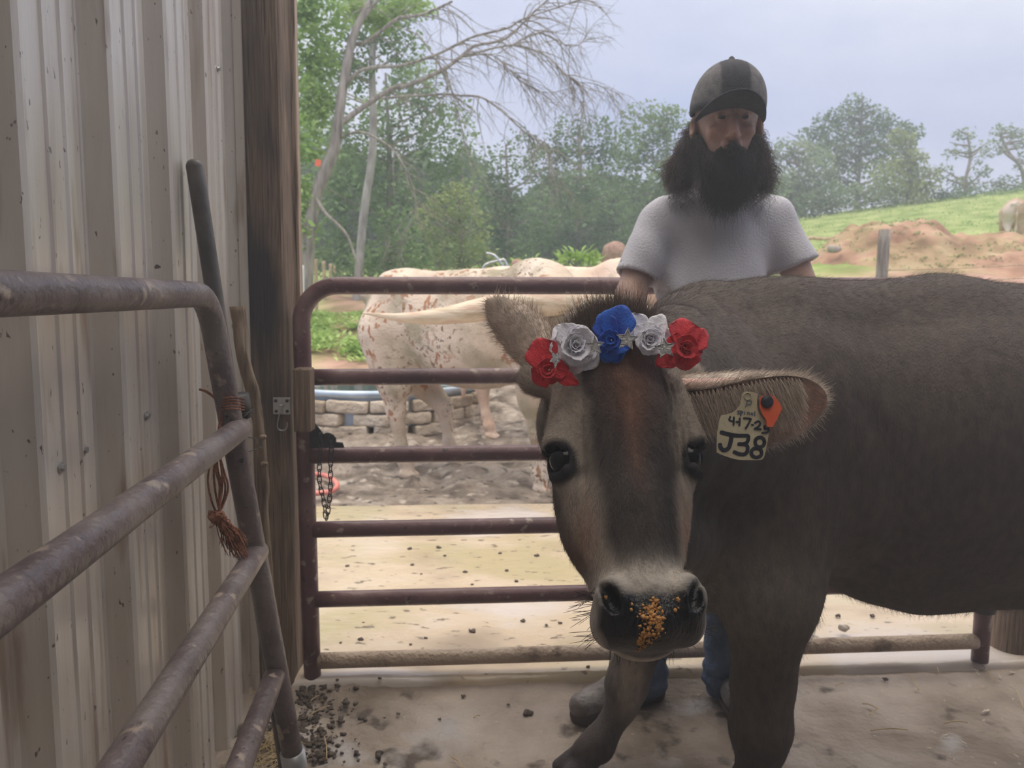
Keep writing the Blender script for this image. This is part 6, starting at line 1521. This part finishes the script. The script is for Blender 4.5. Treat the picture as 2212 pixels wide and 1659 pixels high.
for i, ((x0, y0), (x1, y1)) in enumerate(straws):
    a, b = PZ(x0, y0, .008), PZ(x1, y1, .008); o = rebase(mk('straw', tube(spline([a, (a+b)/2+A3(.002, .002, .004), b], 3), .0016, 5), M_straw))
    zn = 'beside the gate hinge' if x0 > 2000 and y0 < 1500 else 'at the right edge of the floor' if x0 > 2000 else 'under the cow belly' if x0 > 1750 else 'left of the cow, mid floor' if x0 > 900 else 'by the foot of the timber post'
    tag(o, 'thin dry straw stalk on the barn floor '+zn, 'straw', 'straws '+zn)
clod = [(1000, 1503, 12, 0), (1098, 1522, 8, 0), (1140, 1540, 22, 0), (860, 1542, 10, 0), (745, 1525, 12, 0), (720, 1570, 10, 0), (700, 1640, 16, 0), (730, 1610, 14, 0), (820, 1625, 16, 0), (832, 1650, 12, 0), (690, 1577, 8, 0), (950, 1553, 8, 0), (2050, 1440, 10, 0), (1912, 1467, 12, 0),
        (736, 1388, 7, .04), (887, 1392, 8, .04), (778, 1381, 14, .04), (785, 1345, 7, .04), (920, 1378, 8, .04), (728, 1469, 9, .04), (1005, 1235, 10, .04), (750, 1222, 10, .04), (948, 1182, 14, .04), (1160, 1200, 12, .04), (1095, 1232, 9, .04), (1115, 1255, 9, .04), (960, 1200, 8, .04), (885, 1185, 12, .04), (890, 1220, 10, .04), (1080, 1195, 9, .04), (1020, 1262, 7, .04), (910, 1240, 7, .04),
        (1130, 1340, 14, .04), (1020, 1362, 16, .04), (1210, 1345, 10, .04), (1180, 1350, 8, .04), (820, 1465, 8, .04), (1885, 1330, 12, .05), (1810, 1330, 12, .05), (1765, 1345, 8, .05), (1270, 1440, 10, .04)]
for i, (px, py, w_, z) in enumerate(clod):
    c = PZ(px, py, z*.6+.004); r = w_/2/FPX*c[1]; g = np.linspace(-1.6, 1.6, 15)
    V, F = SDF().E((0, 0, 0), (1, .8, .45), k=.01).mesh(g, g, g, newton=1, extra=lambda p, d: d+.7*vnoise(p+i, 1.9)); o = rebase(mk('manure_clod', (V*r+c, F), M_clod))
    zn = ('on the barn floor left of the boots' if px > 900 else 'on the barn floor near the timber post') if z == 0 else 'on the yard under the cow belly' if px > 1500 else 'on the yard under the lowest rail' if py > 1425 else 'on the yard seen between the two lowest rails' if py > 1300 else 'on the yard seen between the fourth and fifth rails' if px > 1000 else 'on the far left of the yard, fourth rail gap'
    if z == 0 and px > 1500: zn = 'on the barn floor under the cow belly'
    tag(o, 'dark clod of manure '+zn, 'clod', 'manure clods '+zn)
# crumbly manure and straw in the corner by the timber post
m = MB(); rs = np.random.RandomState(5)
for i in range(380):
    px = 640+abs(rs.randn())*60; py = 1478+rs.rand()**1.3*170
    if rs.rand() < .3: px, py = 560+rs.rand()*90, 1560+rs.rand()*95
    c = PZ(px, py, .004+.004*rs.rand()); r = .002+.005*rs.rand()**2
    V = np.array([(a, b, d) for a in (-1, 1) for b in (-1, 1) for d in (-1, 1)], float)*(1+rs.randn(8, 1)*.3)*r*A3(1.3, 1, .6)
    m.add(V@rotm((0, 0, 1), rs.rand()*6).T+c, [(0, 1, 3, 2), (4, 6, 7, 5), (0, 4, 5, 1), (2, 3, 7, 6), (0, 2, 6, 4), (1, 5, 7, 3)])
o = rebase(mk('crumbled_manure', m, M_clod)); tag(o, 'crumbled dark manure scattered on the floor at the foot of the timber post', 'manure', kind='stuff')
m = MB()
for i in range(90):
    px, py = 545+rs.rand()*90, 1585+rs.rand()*75; c = PZ(px, py, .01+.03*rs.rand()); d = unit(A3(rs.randn(), rs.randn(), rs.randn()*.35))*.035*(.5+rs.rand()); m.tube([c-d, c+A3(0, 0, .004), c+d], .0011, 4, cap=False)
o = rebase(mk('loose_straw', m, M_straw)); tag(o, 'heap of loose straw on the floor behind the left gate foot', 'straw', kind='stuff')
# ================================================================== humid haze outdoors; scattering air added in the barn to lift the blacks
import os
def air(name, lo, hi, dens, label, an=.3):
    m = bpy.data.materials.new(name); m.use_nodes = True; t = m.node_tree; t.nodes.clear(); o = t.nodes.new('ShaderNodeOutputMaterial'); v = t.nodes.new('ShaderNodeVolumeScatter')
    v.inputs['Density'].default_value = dens; v.inputs['Anisotropy'].default_value = an; v.inputs['Color'].default_value = (.86, .93, 1, 1); t.links.new(v.outputs[0], o.inputs['Volume'])
    lo, hi = np.array(lo), np.array(hi); ob = mk(name, MB().box((lo+hi)/2, (hi-lo)/2), m, smooth=False); ob['kind'] = 'structure'; ob.display_type = 'WIRE'; return ob
AIR_OUT = .008; AIR_IN = .05
if AIR_OUT: air('outdoor_haze', (-45, 9.5, -3), (60, 75, 30), AIR_OUT, 'thin humid haze over the pasture')
if AIR_IN: air('barn_veil', (-1.6, -4.1, -.2), (4.2, 2.62, 3.2), AIR_IN, 'scattering air added in the barn to lift the blacks')
bpy.context.view_layer.update()
print('VERTS', sum(len(o.data.vertices) for o in bpy.data.objects if o.type == 'MESH'))
